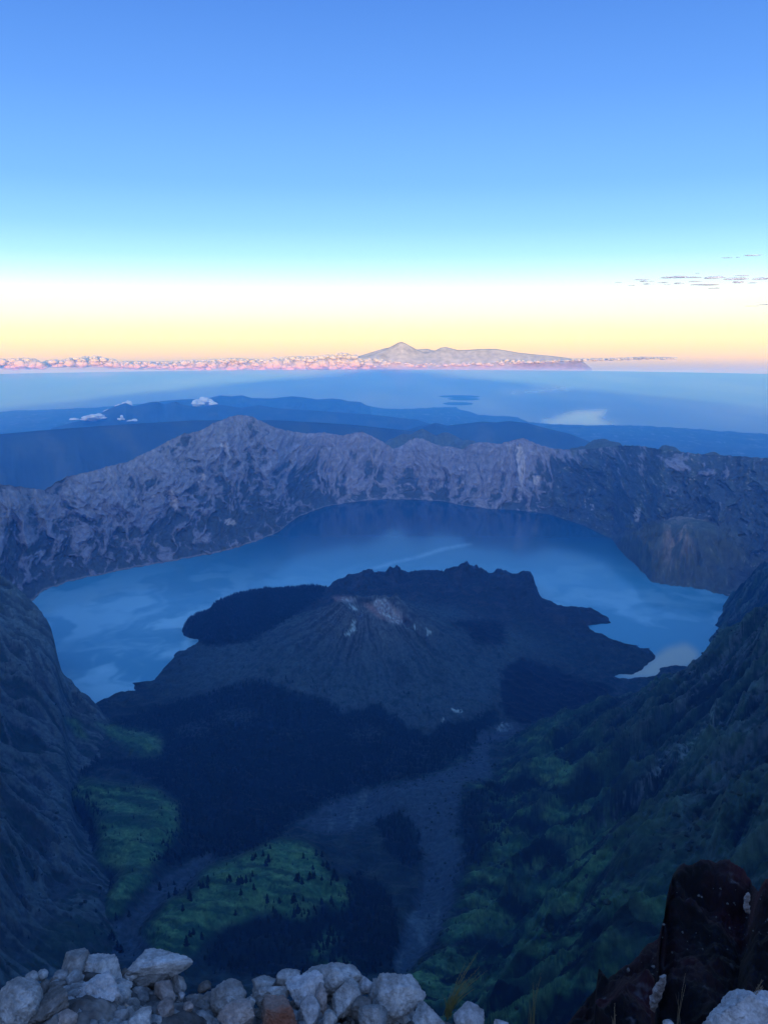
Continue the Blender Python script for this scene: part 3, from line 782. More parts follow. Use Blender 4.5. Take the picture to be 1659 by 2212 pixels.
# distant island range beyond the strait
def far_range(name, r0, pl, base, seed):
    pl = np.array(pl, float)
    a_, t_2 = ray(pl[:, 0], pl[:, 1])
    aa = np.linspace(a_[0], a_[-1], 420)
    qq = np.linspace(-1, 1, 41)
    AA, QQ = np.meshgrid(aa, qq)
    zs = np.interp(AA, a_, H - r0 * t_2)
    RR_ = r0 + QQ * 4500
    X, Y = RR_ * np.sin(AA), RR_ * np.cos(AA)
    Z = base + (zs - base) * (1 - np.abs(QQ)) ** 1.05
    Z = Z + (ridged(AA * r0 / 2200, QQ * 2 + seed, 5, 711 + seed) - .9) * 18 * sstep(.02, .3, np.abs(QQ)) * sstep(1, .7, np.abs(QQ))
    return structure(mesh_from(name, np.stack([X, Y, Z], -1).reshape(-1, 3), grid_quads(*X.shape, flip=True), m_low, np.tile((.44, .40, .31), (X.size, 1))))  # pale colour stands in for the haze in front of the range
def zh(*p): return [(789 + a * .2717, 704.4 + b * .2717) for a, b in p]
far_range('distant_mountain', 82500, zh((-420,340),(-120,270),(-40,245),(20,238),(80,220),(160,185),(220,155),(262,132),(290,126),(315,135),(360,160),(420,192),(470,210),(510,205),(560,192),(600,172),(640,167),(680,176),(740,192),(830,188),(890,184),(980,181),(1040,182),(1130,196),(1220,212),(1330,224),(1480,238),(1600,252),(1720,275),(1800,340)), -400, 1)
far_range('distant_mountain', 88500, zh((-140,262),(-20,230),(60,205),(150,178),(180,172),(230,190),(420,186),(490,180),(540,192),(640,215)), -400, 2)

# ------------------------------------------------------------------ unseen ridge behind the camera, oversized to throw the dawn shadow into the caldera
bx = np.concatenate([-np.geomspace(14000, 30, 60), np.linspace(-25, 25, 11), np.geomspace(30, 14000, 60)])
by = -np.concatenate([np.linspace(3, 60, 12), np.geomspace(75, 14000, 60)])
RX, RY = np.meshgrid(bx, by)
ax_ = np.abs(RX)
dcr = -RY - 45 - ax_ * .02
RZ = 3738 - ax_ * .10 + fbm(RX / 300, RY / 300, 4, 721) * np.clip(ax_ / 20, 0, 30) - np.where(dcr > 0, dcr * .5, -dcr * .28)
RZ = np.maximum(RZ, 200 + 0 * RZ)
m_rid = terrain_mat('ridge_ground', .4, .3)
structure(mesh_from('shade_ridge_terrain', np.stack([RX, RY, RZ], -1).reshape(-1, 3), grid_quads(*RX.shape), m_rid, np.tile((.11, .10, .095), (RX.size, 1))))
# ------------------------------------------------------------------ dark red outcrop below the summit, and the rocky ledge in front
def polar_skin(name, azd, fr, prof, mat, colf):
    a = np.radians(azd)
    AA, FF = np.meshgrid(a, fr)
    r, z = prof(AA, FF)
    X, Y = r * np.sin(AA), r * np.cos(AA)
    V = np.stack([X, Y, z], -1).reshape(-1, 3)
    c = colf(X, Y, z).reshape(-1, 3)
    return structure(mesh_from(name, V, grid_quads(*X.shape, flip=True), mat, c))

OT = np.array([(1150,2260),(1190,2225),(1225,2190),(1285,2155),(1292,2100),(1345,2062),(1380,2036),(1402,2008),(1424,1996),(1437,1952),(1442,1908),(1455,1868),(1480,1850),(1530,1837),(1575,1840),(1600,1852),(1622,1884),(1640,1908),(1650,1884),(1659,1874),(1750,1860),(1900,1880)], float)
ot_az, ot_t = ray(OT[:, 0], OT[:, 1])
ot_r = np.interp(OT[:, 0], [1150, 1290, 1430, 1450, 1620, 1640, 1900], [44, 54, 62, 88, 92, 80, 84])
def o_prof(A_, F_):
    tcr = np.interp(A_, ot_az, ot_t) + fbm(A_ * 42, A_ * 0, 4, 801) * .009
    rc_ = np.interp(A_, ot_az, ot_r)
    f = np.clip(F_, 0, 1)
    r = 24 + (rc_ - 24) * f
    x, y = r * np.sin(A_), r * np.cos(A_)
    k = (1 - f) ** 1.15
    # ledges: benches broken by short cliffs
    k = k + .045 * np.sin(k * 15 + fbm(x / 16, y / 16, 3, 805) * 2.2) * sstep(0, .12, k) * sstep(1, .8, k)
    dep_ = r * (tcr + (1.16 - tcr) * k)
    z = H - dep_ + ((ridged(x / 13, y / 13, 5, 811) - .9) * 2.2 + fbm(x / 3.0, y / 3.0, 4, 815) * .5) * sstep(0, .14, 1 - f) - sstep(.9, 1, f) ** 2 * 1.6
    ov = np.maximum(F_ - 1, 0) * 60
    return r + ov * .6, z - ov * 2.6 - (ov > 0) * fbm(x / 9, ov / 9, 3, 818) * 1.5
def o_col(X, Y, Z):
    n = fbm(X / 9, Y / 9, 5, 821); n_ = fbm(X / 1.6, Y / 1.6, 4, 825)
    c = np.empty(X.shape + (3,)); c[:] = (.013, .007, .009)
    c = cmix(c, (.026, .007, .010), sstep(.05, .7, n))
    c = cmix(c, (.004, .004, .005), sstep(-.1, .5, -n + n_ * .4))
    c = cmix(c, (.07, .065, .075), sstep(.6, 1.0, n_ + .15 * n) * .7)
    return c
m_out = terrain_mat('scoria', 1.2, .25)
polar_skin('rock_outcrop', np.arange(8.5, 42, .05), np.concatenate([np.linspace(0, 1, 300), np.linspace(1.01, 2.2, 30)]), o_prof, m_out, o_col)

LT = np.array([(-400,2200),(-100,2180),(0,2172),(90,2146),(160,2114),(230,2120),(300,2134),(400,2152),(450,2160),(540,2178),(600,2160),(700,2160),(790,2170),(860,2180),(905,2205),(950,2225),(1000,2232),(1100,2262),(1400,2262),(1500,2240),(1550,2205),(1600,2186),(1659,2180),(1900,2190)], float)
lt_az, lt_t = ray(LT[:, 0], LT[:, 1])
RCREST = 2.25
def l_prof(A_, F_):
    tcr = np.interp(A_, lt_az, lt_t)
    rc_ = RCREST + fbm(A_ * 9, A_ * 0 + 4, 3, 831) * .06
    f = np.clip(F_, 0, 1)
    r = .25 + (rc_ - .25) * f
    x, y = r * np.sin(A_), r * np.cos(A_)
    d = 1.62 + (rc_ * tcr - 1.62) * (r / rc_) ** 1.5
    n = fbm(x / .35, y / .35, 5, 835) * .05 + fbm(x / .05, y / .05, 3, 838) * .012
    ov = np.maximum(F_ - 1, 0) * 10
    return r + ov, H - d + n * sstep(.15, .5, f) - ov * 1.42 - np.minimum(ov, .6) * 1.3
def l_col(X, Y, Z):
    n = fbm(X / .4, Y / .4, 5, 841); n_ = fbm(X / .05, Y / .05, 3, 845)
    c = np.empty(X.shape + (3,)); c[:] = (.060, .062, .064)
    c = cmix(c, (.15, .152, .152), sstep(.0, .6, n + n_ * .5))
    c = cmix(c, (.025, .025, .026), sstep(.1, .7, -n + n_ * .5))
    return c
m_ledge = terrain_mat('ledge_ground', 30, .02)
polar_skin('ledge_ground', np.arange(-44, 44.01, .12), np.concatenate([np.linspace(0, .6, 20), np.linspace(.61, 1, 170), np.linspace(1.01, 1.2, 20), np.geomspace(1.22, 4.4, 30)]), l_prof, m_ledge, l_col)

# ------------------------------------------------------------------ rocks
def ico(sub):
    import bmesh
    bm = bmesh.new()
    bmesh.ops.create_icosphere(bm, subdivisions=sub, radius=1)
    v = np.array([x.co[:] for x in bm.verts]); f = np.array([[q.index for q in p.verts] for p in bm.faces])
    bm.free()
    return v, f
ICO = {k: ico(k) for k in (1, 2, 3, 4, 5, 6)}
def n3(p, f, o, seed):
    x, y, z = p[:, 0] * f, p[:, 1] * f, p[:, 2] * f
    return (fbm(x + z * .73, y - z * .41, o, seed) + fbm(y * .8 + z, x - y * .5 + 9, o, seed + 5)) * .6
def rock_verts(seed, sub, angular):
    r_ = np.random.default_rng(seed)
    v, f = ICO[sub]
    v = v.copy()
    for _ in range(int(8 + 5 * angular)):
        d = r_.normal(size=3); d /= np.linalg.norm(d)
        h = r_.uniform(.45, .82) if angular > .3 else r_.uniform(.8, .98)
        over = np.maximum(v @ d - h, 0)
        v -= over[:, None] * d * .93
    nrm = v / np.linalg.norm(v, axis=1)[:, None]
    v = v + nrm * (n3(v + seed, 1.3, 3, seed) * (.10 - .06 * angular) + n3(v + seed, 5, 4, seed + 3) * .055 - np.clip(.14 - np.abs(n3(v + seed, 2.2, 3, seed + 7)), 0, 1) * .35 + n3(v + seed, 17, 3, seed + 9) * .020)[:, None]
    lo, hi = v.min(0), v.max(0)
    return (v - (lo + hi) / 2) / (hi - lo) * 2, f

def rock_mat(name, base, light, dark, stain=None):
    m, t, b = mat_new(name)
    tc_ = t.nodes.new('ShaderNodeTexCoord')
    def noise(sc, det, rough=.6):
        n = t.nodes.new('ShaderNodeTexNoise'); n.inputs['Scale'].default_value = sc; n.inputs['Detail'].default_value = det; n.inputs['Roughness'].default_value = rough
        t.links.new(tc_.outputs['Object'], n.inputs['Vector']); return n
    oi = t.nodes.new('ShaderNodeObjectInfo')
    r = t.nodes.new('ShaderNodeValToRGB'); n = noise(9, 8, .7)
    r.color_ramp.elements[0].position = .30; r.color_ramp.elements[0].color = (*dark, 1)
    r.color_ramp.elements[1].position = .72; r.color_ramp.elements[1].color = (*light, 1)
    e = r.color_ramp.elements.new(.5); e.color = (*base, 1)
    t.links.new(n.outputs[0], r.inputs[0])
    n_f = noise(60, 6, .75)
    mr = t.nodes.new('ShaderNodeMapRange'); mr.inputs['From Min'].default_value = .3; mr.inputs['From Max'].default_value = .7
    mr.inputs['To Min'].default_value = .62; mr.inputs['To Max'].default_value = 1.38
    t.links.new(n_f.outputs[0], mr.inputs['Value'])
    mo = t.nodes.new('ShaderNodeMapRange'); mo.inputs['To Min'].default_value = .72; mo.inputs['To Max'].default_value = 1.25
    t.links.new(oi.outputs['Random'], mo.inputs['Value'])
    mm = t.nodes.new('ShaderNodeMath'); mm.operation = 'MULTIPLY'
    t.links.new(mr.outputs[0], mm.inputs[0]); t.links.new(mo.outputs[0], mm.inputs[1])
    sc = t.nodes.new('ShaderNodeVectorMath'); sc.operation = 'SCALE'
    t.links.new(r.outputs[0], sc.inputs[0]); t.links.new(mm.outputs[0], sc.inputs['Scale'])
    last = sc.outputs[0]
    if stain:
        n_s = noise(5, 5); cr_ = t.nodes.new('ShaderNodeMapRange'); cr_.inputs['From Min'].default_value = .45; cr_.inputs['From Max'].default_value = .6
        t.links.new(n_s.outputs[0], cr_.inputs['Value'])
        mxx = t.nodes.new('ShaderNodeMix'); mxx.data_type = 'RGBA'; mxx.inputs[7].default_value = (*stain, 1)
        t.links.new(cr_.outputs[0], mxx.inputs[0]); t.links.new(last, mxx.inputs[6]); last = mxx.outputs[2]
    t.links.new(last, b.inputs['Base Color'])
    b.inputs['Roughness'].default_value = .9; b.inputs['Specular IOR Level'].default_value = .2
    n_b = noise(38, 8, .7)
    bp = t.nodes.new('ShaderNodeBump'); bp.inputs['Strength'].default_value = .9; bp.inputs['Distance'].default_value = .02
    t.links.new(n_b.outputs[0], bp.inputs['Height']); t.links.new(bp.outputs[0], b.inputs['Normal'])
    return m
RM_ = {'g': rock_mat('grey_rock', (.26, .28, .29), (.50, .53, .54), (.085, .095, .10)),
       'p': rock_mat('pale_rock', (.37, .39, .41), (.56, .58, .60), (.16, .165, .175)),
       'd': rock_mat('dark_rock', (.12, .125, .125), (.22, .225, .225), (.055, .06, .06)),
       'b': rock_mat('brownish_rock', (.23, .205, .195), (.36, .33, .31), (.11, .10, .095)),
       'r': rock_mat('rusty_rock', (.20, .155, .135), (.33, .27, .24), (.10, .07, .06), (.20, .085, .055)),
       't': rock_mat('tan_rock', (.34, .27, .21), (.44, .36, .29), (.17, .14, .12))}
def place_rock(k, x, y, w, h, mk, ang, label, dist=None, tilt=0, group='rocks along the summit ledge', cat='rock'):
    a, t_ = ray(x, y)
    r = dist if dist else float(np.interp(y, [2080, 2120, 2160, 2212], [2.33, 2.27, 2.15, 1.98]))
    X, Y, Z = r * math.sin(a), r * math.cos(a), H - r * float(t_)
    _, _, dpt = proj(X, Y, Z)
    ws, hs = w * dpt / F, h * dpt / F
    v, f = rock_verts(900 + k * 13, 6 if w > 70 else 5 if w > 30 else 4, ang)
    hs = hs * 1.12
    v = v * np.array([ws / 2, (ws + hs) * .25, hs / 2 * 1.05])
    c, s_ = math.cos(tilt), math.sin(tilt)
    v = np.stack([v[:, 0] * c - v[:, 2] * s_, v[:, 1], v[:, 0] * s_ + v[:, 2] * c], -1)
    o = mesh_from('rock' if cat == 'rock' else cat, v, f, RM_[mk])
    o.location = (X, Y, Z)
    o.rotation_euler = (-.55, 0, -float(a))
    return tag(o, label, cat, group)
ROCKS = [
 (44,2172,94,98,'g',.12,'largest smooth round grey boulder at the left end of the summit ledge',.0,'boulder'),
 (69,2114,30,26,'g',.2,'small round stone sitting just above the big round boulder on the left',0,'rock'),
 (93,2106,24,20,'g',.2,'small grey stone at the top of the left pile, right of a similar stone',0,'rock'),
 (95,2133,28,26,'d',.4,'dark stone wedged right of the big round boulder, below two small stones',0,'rock'),
 (127,2114,42,27,'g',.4,'flat-topped grey rock at the left foot of the jagged pointed rock',0,'rock'),
 (124,2138,44,34,'d',.5,'dark angular rock in the gap above the long dark slab',0,'rock'),
 (166,2090,66,62,'g',.95,'jagged pointed grey rock, highest peak of the left heap',.25,'boulder'),
 (187,2118,44,34,'b',.3,'brownish rounded rock under the jagged pointed rock',0,'rock'),
 (222,2100,92,62,'g',.8,'rough crumbly grey mound between the pointed rock and the long blunt boulder',-.25,'boulder'),
 (154,2119,22,30,'g',.4,'narrow upright stone left of the brownish rounded rock',0,'rock'),
 (338,2089,150,66,'g',.35,'long blunt-nosed grey boulder leaning out over the dark valley',.14,'boulder'),
 (330,2116,90,36,'d',.6,'shadowed dark rock lodged beneath the long blunt-nosed boulder',0,'rock'),
 (284,2108,34,24,'g',.3,'grey stone at the left tip of the long blunt-nosed boulder',0,'rock'),
 (270,2100,16,14,'d',.3,'tiny dark stone at the far left tip of the long blunt-nosed boulder',0,'rock'),
 (212,2166,96,86,'p',.7,'broad pale bluish slab in the middle of the left heap',.3,'boulder'),
 (108,2182,96,58,'d',.8,'long dark tilted slab right of the big round boulder',.55,'boulder'),
 (147,2172,38,28,'p',.2,'small whitish-blue block on the edge of the long dark slab',.2,'rock'),
 (142,2203,52,34,'b',.3,'reddish-grey stone at the bottom edge below the whitish block',0,'rock'),
 (260,2136,54,30,'g',.6,'flat rough rock behind the broad pale slab',0,'rock'),
 (357,2148,44,48,'b',.4,'rounded brown-grey rock below the blunt nose of the long boulder',0,'rock'),
 (386,2126,30,38,'g',.5,'upright grey stone right under the blunt nose of the long boulder',.2,'rock'),
 (393,2152,17,15,'p',.8,'tiny bright white angular stone right of the brown-grey rock',0,'rock'),
 (358,2182,38,40,'b',.6,'brown-grey rock with an angular top below the rounded brown-grey rock',0,'rock'),
 (275,2179,14,18,'t',.7,'small tan stone standing out of the gravel right of the pale slab',0,'rock'),
 (300,2200,60,34,'g',.6,'low grey rock at the bottom edge right of the pale slab',0,'rock'),
 (408,2176,22,20,'b',.4,'little brownish stone in the gravel between the two rock heaps',0,'rock'),
 (442,2132,30,20,'d',.4,'dark greenish stone on the crest between the two rock heaps',0,'rock'),
 (494,2156,78,62,'g',.18,'rounded grey boulder alone on the crest, left of the right heap',0,'boulder'),
 (511,2198,80,56,'b',.35,'smooth brown-grey boulder in front of the lone rounded boulder',.1,'boulder'),
 (541,2168,26,24,'g',.7,'small broken stone at the right side of the lone rounded boulder',.4,'rock'),
 (603,2194,78,68,'r',.5,'rusty red-brown boulder at the bottom of the right heap',0,'boulder'),
 (584,2152,84,40,'g',.8,'rubbly grey rock just above the rusty boulder',0,'rock'),
 (570,2132,58,44,'g',.4,'sloping grey rock at the left end of the right heap',.4,'rock'),
 (620,2116,62,38,'g',.5,'flat grey rock left of the broad rounded top boulder',.1,'rock'),
 (657,2144,88,76,'p',.55,'large pale cracked boulder left of centre of the right heap',-.2,'boulder'),
 (668,2182,50,50,'p',.75,'pale angular block under the large pale cracked boulder',0,'rock'),
 (722,2118,136,66,'g',.4,'broad rounded grey boulder on top of the right heap',-.06,'boulder'),
 (710,2116,60,28,'p',.4,'flat pale stone set in the face of the broad top boulder',-.2,'rock'),
 (748,2162,64,76,'g',.95,'sharp-edged wedge-shaped grey rock under the broad top boulder',-.4,'boulder'),
 (714,2202,32,32,'g',.4,'small grey stone at the bottom left of the wedge-shaped rock',0,'rock'),
 (692,2160,34,54,'b',.7,'dark brown rock in the cleft left of the wedge-shaped rock',.2,'rock'),
 (792,2128,44,30,'p',.5,'light-edged stone between the broad top boulder and the rightmost large boulder',.2,'rock'),
 (780,2176,44,40,'d',.6,'shadowed dark rock between the wedge-shaped rock and the rightmost large boulder',0,'rock'),
 (812,2146,46,40,'g',.6,'grey rock leaning on the left flank of the rightmost large boulder',.3,'rock'),
 (855,2160,118,96,'g',.6,'rightmost large grey boulder of the right heap with a bright right edge',-.3,'boulder'),
 (806,2196,66,42,'g',.7,'rough grey rock at the bottom edge left of the rightmost large boulder',0,'rock'),
 (926,2196,72,44,'g',.6,'low bluish rock at the right foot of the rightmost large boulder',0,'rock'),
 (1013,2196,68,50,'p',.5,'pale blue-grey rock beside the yellow grass tuft',-.1,'rock'),
 (1082,2212,32,14,'p',.4,'tip of a pale stone at the bottom edge right of the grass tuft',0,'rock'),
 (1597,2190,136,84,'p',.35,'lumpy pale grey boulder in the bottom right corner',.1,'boulder'),
 (1652,2164,56,38,'p',.4,'pale boulder top cut by the right edge behind the lumpy corner boulder',0,'boulder'),
 (1443,2211,24,14,'g',.3,'small teal-grey stone at the bottom edge left of the corner boulder',0,'rock')]
for k, (x, y, w, h, mk, ang, lab, tl, cat) in enumerate(ROCKS):
    place_rock(k, x, y, w, h, mk, ang, lab, tilt=tl, cat=cat)
def splinter(k, pts, dist, label):
    """a broken upright slab: a few jagged lumps fused along a crooked axis"""
    Vs, Fs, o = [], [], 0
    for q, (x, y, w, h) in enumerate(pts):
        a, t_ = ray(x, y)
        p = np.array([dist * math.sin(a), dist * math.cos(a), H - dist * float(t_)])
        _, _, dp = proj(*p)
        v, f = rock_verts(k * 7 + q, 4, .9)
        Vs.append(v * np.array([w, (w + h) * .4, h]) * dp / F * .62 + p); Fs.append(f + o); o += len(v)
    V = np.concatenate(Vs); c = V.mean(0)
    ob = mesh_from('rock', V - c, np.concatenate(Fs), RM_['b']); ob.location = c
    tag(ob, label, 'rock', 'pale stones on the red outcrop')
splinter(80, [(1431,2116,12,16), (1428,2124,15,18), (1425,2132,14,20), (1421,2141,19,22), (1418,2150,16,22), (1414,2159,18,20), (1411,2168,13,20), (1409,2177,9,16)], 40.0, 'tall pale grey broken stone leaning on the dark red slope')
splinter(81, [(1614,1935,8,13), (1612,1943,10,15), (1611,1951,8,15), (1612,1960,11,15), (1614,1968,9,12)], 68.0, 'narrow pale upright stone high on the dark outcrop near the right edge')

def scatter_stones(name, pts, sizes, mats, sub, seed):
    Vs, Fs, o = [], [], 0
    shapes = [rock_verts(seed + q, sub, .6) for q in range(6)]
    r_ = np.random.default_rng(seed)
    for p, s_ in zip(pts, sizes):
        v, f = shapes[r_.integers(6)]
        q = r_.normal(size=(3, 3)); q, _ = np.linalg.qr(q)
        v = (v * r_.uniform(.6, 1.1, 3)) @ q * s_ + p
        Vs.append(v); Fs.append(f + o); o += len(v)
    ob = mesh_from(name, np.concatenate(Vs), np.concatenate(Fs), mats)
    ob['kind'] = 'stuff'
    return ob
_r = np.random.default_rng(5)
pts, szs = [], []
while len(pts) < 2600:
    x, y = _r.uniform(-60, 1720), _r.uniform(2085, 2250)
    if y < np.interp(x, LT[:, 0], LT[:, 1]) + 2: continue
    a, t_ = ray(x, y)
    tc_ = np.interp(a, lt_az, lt_t)
    rv = np.linspace(1.2, 2.3, 300)
    dv = 1.62 + (RCREST * tc_ - 1.62) * (rv / RCREST) ** 1.5
    r = rv[np.argmin(np.abs(dv - rv * t_))]
    pts.append((r * math.sin(a), r * math.cos(a), H - r * float(t_) - .004)); szs.append(.005 + .034 * _r.random() ** 4)
scatter_stones('gravel', np.array(pts), szs, RM_['g'], 2, 31)
pts, szs = [], []
for _ in range(110):
    x, y = _r.uniform(1330, 1659), _r.uniform(1900, 2120)
    a, _t = ray(x, y)
    r0 = np.interp(a, ot_az, ot_r); tcr = np.interp(a, ot_az, ot_t)
    if float(_t) < tcr + .03: continue
    k_ = np.clip((float(_t) - tcr) / (1.16 - tcr), 0, 1) ** (1 / 1.15)
    r = 24 + (r0 - 24) * (1 - k_)
    pts.append((r * math.sin(a), r * math.cos(a), H - r * float(_t) + .25)); szs.append(.04 + .11 * _r.random() ** 3)
scatter_stones('loose_stones', np.array(pts), szs, RM_['d'], 2, 41)

# ------------------------------------------------------------------ grass tufts on the ledge
m_gr, t, b = mat_new('dry_grass'); b.inputs['Base Color'].default_value = (.15, .15, .05, 1); b.inputs['Roughness'].default_value = .8
m_gd, t, b = mat_new('straw_grass'); b.inputs['Base Color'].default_value = (.17, .13, .08, 1); b.inputs['Roughness'].default_value = .8
m_gg, t, b = mat_new('green_grass'); b.inputs['Base Color'].default_value = (.10, .12, .05, 1); b.inputs['Roughness'].default_value = .8
def tuft(bx_, by_, stalks, mat, label, seed, dist=2.1, heads=True):
    r_ = np.random.default_rng(seed)
    a, t_ = ray(bx_, by_)
    X, Y, Z = dist * math.sin(a), dist * math.cos(a), H - dist * float(t_)
    _, _, dp = proj(X, Y, Z)
    px_ = dp / F
    root = bpy.data.objects.new('grass_tuft', None); COL.objects.link(root)
    root.location = (X, Y, Z); root.rotation_euler = (0, 0, -float(a))
    tag(root, label, 'grass tuft', 'grass tufts on the summit ledge')
    VB, FB, VH, FH_ = [], [], [], []
    def strip(Vl, Fl, P_, wd):
        o = len(Vl)
        for k, (p, w) in enumerate(zip(P_, wd)):
            th_ = k * .5
            for q in range(3):
                an = q * 2.094 + th_
                Vl.append((p[0] + math.cos(an) * w, p[1] + math.sin(an) * w, p[2]))
        for k in range(len(P_) - 1):
            for q in range(3):
                i0, i1 = o + k * 3 + q, o + k * 3 + (q + 1) % 3
                Fl.append((i0, i1, i1 + 3, i0 + 3))
    for (ex, ey, n, spread, w, head) in stalks:
        for _ in range(n):
            tx = (ex + r_.normal() * spread) * px_; tz = ey * r_.uniform(.65, 1.04) * px_ * 1.3
            ty = r_.normal() * spread * px_ * .6
            sx, sy = r_.normal() * 3 * px_, r_.normal() * 3 * px_
            P_ = [(sx + (tx - sx) * u ** 1.5, sy + (ty - sy) * u, tz * (u - .06 * u * u) / .94) for u in np.linspace(0, 1, 9)]
            strip(VB, FB, P_, [w * px_ * (1 - .75 * u) for u in np.linspace(0, 1, 9)])
            if head:
                p0, p1 = np.array(P_[5]), np.array(P_[8])
                for u in np.linspace(0, 1.12, 16):
                    c_ = p0 + (p1 - p0) * u
                    d_ = r_.normal(size=3) * head * px_ * (1.1 - .6 * u); d_[2] = abs(d_[2]) + 2.2 * px_
                    strip(VH, FH_, [c_, c_ + d_ * .6, c_ + d_], [.35 * px_, .55 * px_, .12 * px_])
    mesh_from('blades', np.array(VB), np.array(FB), mat, parent=root)
    if VH: mesh_from('seed_heads', np.array(VH), np.array(FH_), mat, parent=root)
tuft(966, 2196, [(58, 122, 5, 9, .9, 2.2), (34, 104, 5, 8, .8, 1.6), (18, 70, 10, 7, .8, 0), (45, 78, 12, 8, 1.0, 0), (8, 40, 10, 10, .8, 0)], m_gr, 'tall yellow-green grass tuft growing beside the pale blue-grey rock', 3)
tuft(1148, 2218, [(14, 118, 2, 3, .8, 1.8), (2, 86, 5, 5, .7, 1.2), (-6, 60, 6, 5, .6, 0)], m_gg, 'dim green grass with upright plumes right of the yellow tuft', 4)
tuft(1323, 2222, [(1, 50, 2, 1.0, 1.5, 1.4), (-6, 30, 3, 4, .7, 0)], m_gd, 'single thick tan grass spike at the bottom edge', 5)
tuft(1464, 2214, [(3, 102, 2, 2.5, .8, 1.0), (-4, 66, 2, 3, .6, 0)], m_gd, 'thin brown grass stalk left of the corner boulder', 6)
tuft(1622, 2168, [(15, 50, 4, 2.5, 1.0, 1.8), (5, 26, 5, 4, .8, 0)], m_gd, 'tan grass plume growing behind the lumpy corner boulder', 7)

# ------------------------------------------------------------------ trees
def leaf_mat(name, c):
    m, t, b = mat_new(name)
    geo = t.nodes.new('ShaderNodeNewGeometry'); n = t.nodes.new('ShaderNodeTexNoise'); n.inputs['Scale'].default_value = .12; n.inputs['Detail'].default_value = 4
    t.links.new(geo.outputs['Position'], n.inputs['Vector'])
    r = t.nodes.new('ShaderNodeValToRGB'); r.color_ramp.elements[0].position = .35; r.color_ramp.elements[1].position = .7
    r.color_ramp.elements[0].color = (*[k * .55 for k in c], 1); r.color_ramp.elements[1].color = (*[k * 1.5 for k in c], 1)
    t.links.new(n.outputs[0], r.inputs[0]); t.links.new(r.outputs[0], b.inputs['Base Color'])
    b.inputs['Roughness'].default_value = .95; b.inputs['Specular IOR Level'].default_value = .1
    return m
m_crown = leaf_mat('conifer_foliage', (.006, .012, .010))
m_shrub = leaf_mat('shrub_foliage', (.016, .026, .018))
m_bark, t, b = mat_new('bark'); b.inputs['Base Color'].default_value = (.03, .025, .022, 1)
def crown_geo(seed, sides, rings, rad=.17):
    """ragged conifer crown of unit height made of drooping whorls"""
    r_ = np.random.default_rng(seed)
    V, Fc = [], []
    for k in range(rings):
        u0 = .10 + .82 * k / rings
        u1 = u0 + 1.35 / rings
        rr_ = rad * (1 - u0) ** .75 * r_.uniform(.75, 1.2)
        o = len(V)
        for q in range(sides):
            an = 2 * math.pi * (q + r_.uniform(-.3, .3)) / sides + k
            e = rr_ * r_.uniform(.55, 1.25)
            V.append((math.cos(an) * e, math.sin(an) * e, u0 + r_.uniform(-.04, .03)))
        V.append((r_.normal() * .012, r_.normal() * .012, min(u1, 1.0)))
        for q in range(sides):
            Fc.append((o + q, o + (q + 1) % sides, o + sides))
    return np.array(V), np.array(Fc)
def merged(name, pts, hs, geos, mat, seed, wide=(.85, 1.4)):
    r_ = np.random.default_rng(seed)
    Vs, Fs, o = [], [], 0
    idx = r_.integers(len(geos), size=len(pts)); an = r_.uniform(0, 6.28, len(pts)); wd_ = r_.uniform(*wide, len(pts))
    for k, (v, f) in enumerate(geos):
        w = np.nonzero(idx == k)[0]
        if not len(w): continue
        c, s_ = np.cos(an[w])[:, None], np.sin(an[w])[:, None]
        h = hs[w][:, None]; q = wd_[w][:, None]
        X = (v[:, 0] * c - v[:, 1] * s_) * h * q + pts[w, 0:1]; Y = (v[:, 0] * s_ + v[:, 1] * c) * h * q + pts[w, 1:2]
        Z = v[:, 2] * h + pts[w, 2:3]
        Vs.append(np.stack([X, Y, Z], -1).reshape(-1, 3))
        Fs.append((f[None] + (np.arange(len(w)) * len(v))[:, None, None] + o).reshape(-1, f.shape[1]))
        o += len(w) * len(v)
    ob = mesh_from(name, np.concatenate(Vs), np.concatenate(Fs), mat, smooth=False)
    ob['kind'] = 'stuff'
    return ob
geos = [crown_geo(50 + k, 7, 5, .2) for k in range(6)]
area = (R * np.gradient(A, axis=1) * np.gradient(R, axis=0)).ravel()
pxf, pyf = qx.ravel(), qy.ravel()
fm = sample(m_for, pxf, pyf) * (1 - .8 * sample(m_scrub, pxf, pyf)) * (1 - sample(m_riv, pxf, pyf))
fm = np.where((reg.ravel() == 2), 0, fm) * np.where(reg.ravel() == 1, (s.ravel() < 130), 1)
fm = np.maximum(fm, sample(m_forH, px.ravel(), py.ravel()) * 1.25 * isf.ravel() * (R.ravel() > 3300))
fm = np.maximum(fm, .045 * sstep(1000, 500, 0 * dd.ravel()) + .022 * (ash.ravel() > 0) * (dd.ravel() > 420) * (n1.ravel() > .0))
fm = fm * (sd.ravel() > 6) * (pxf > -120) * (pxf < 1780)
pick = rng.random(fm.shape) < fm * area / 150.0
fp = Vb[pick].astype(float)
fp[:, :2] += rng.normal(size=(len(fp), 2)) * 2
fh = rng.uniform(10, 21, len(fp)) * np.clip(.55 + fm[pick] * .6, .5, 1.1)
fp[:, 2] -= 1.5
merged('forest', fp, fh, geos, m_crown, 61)
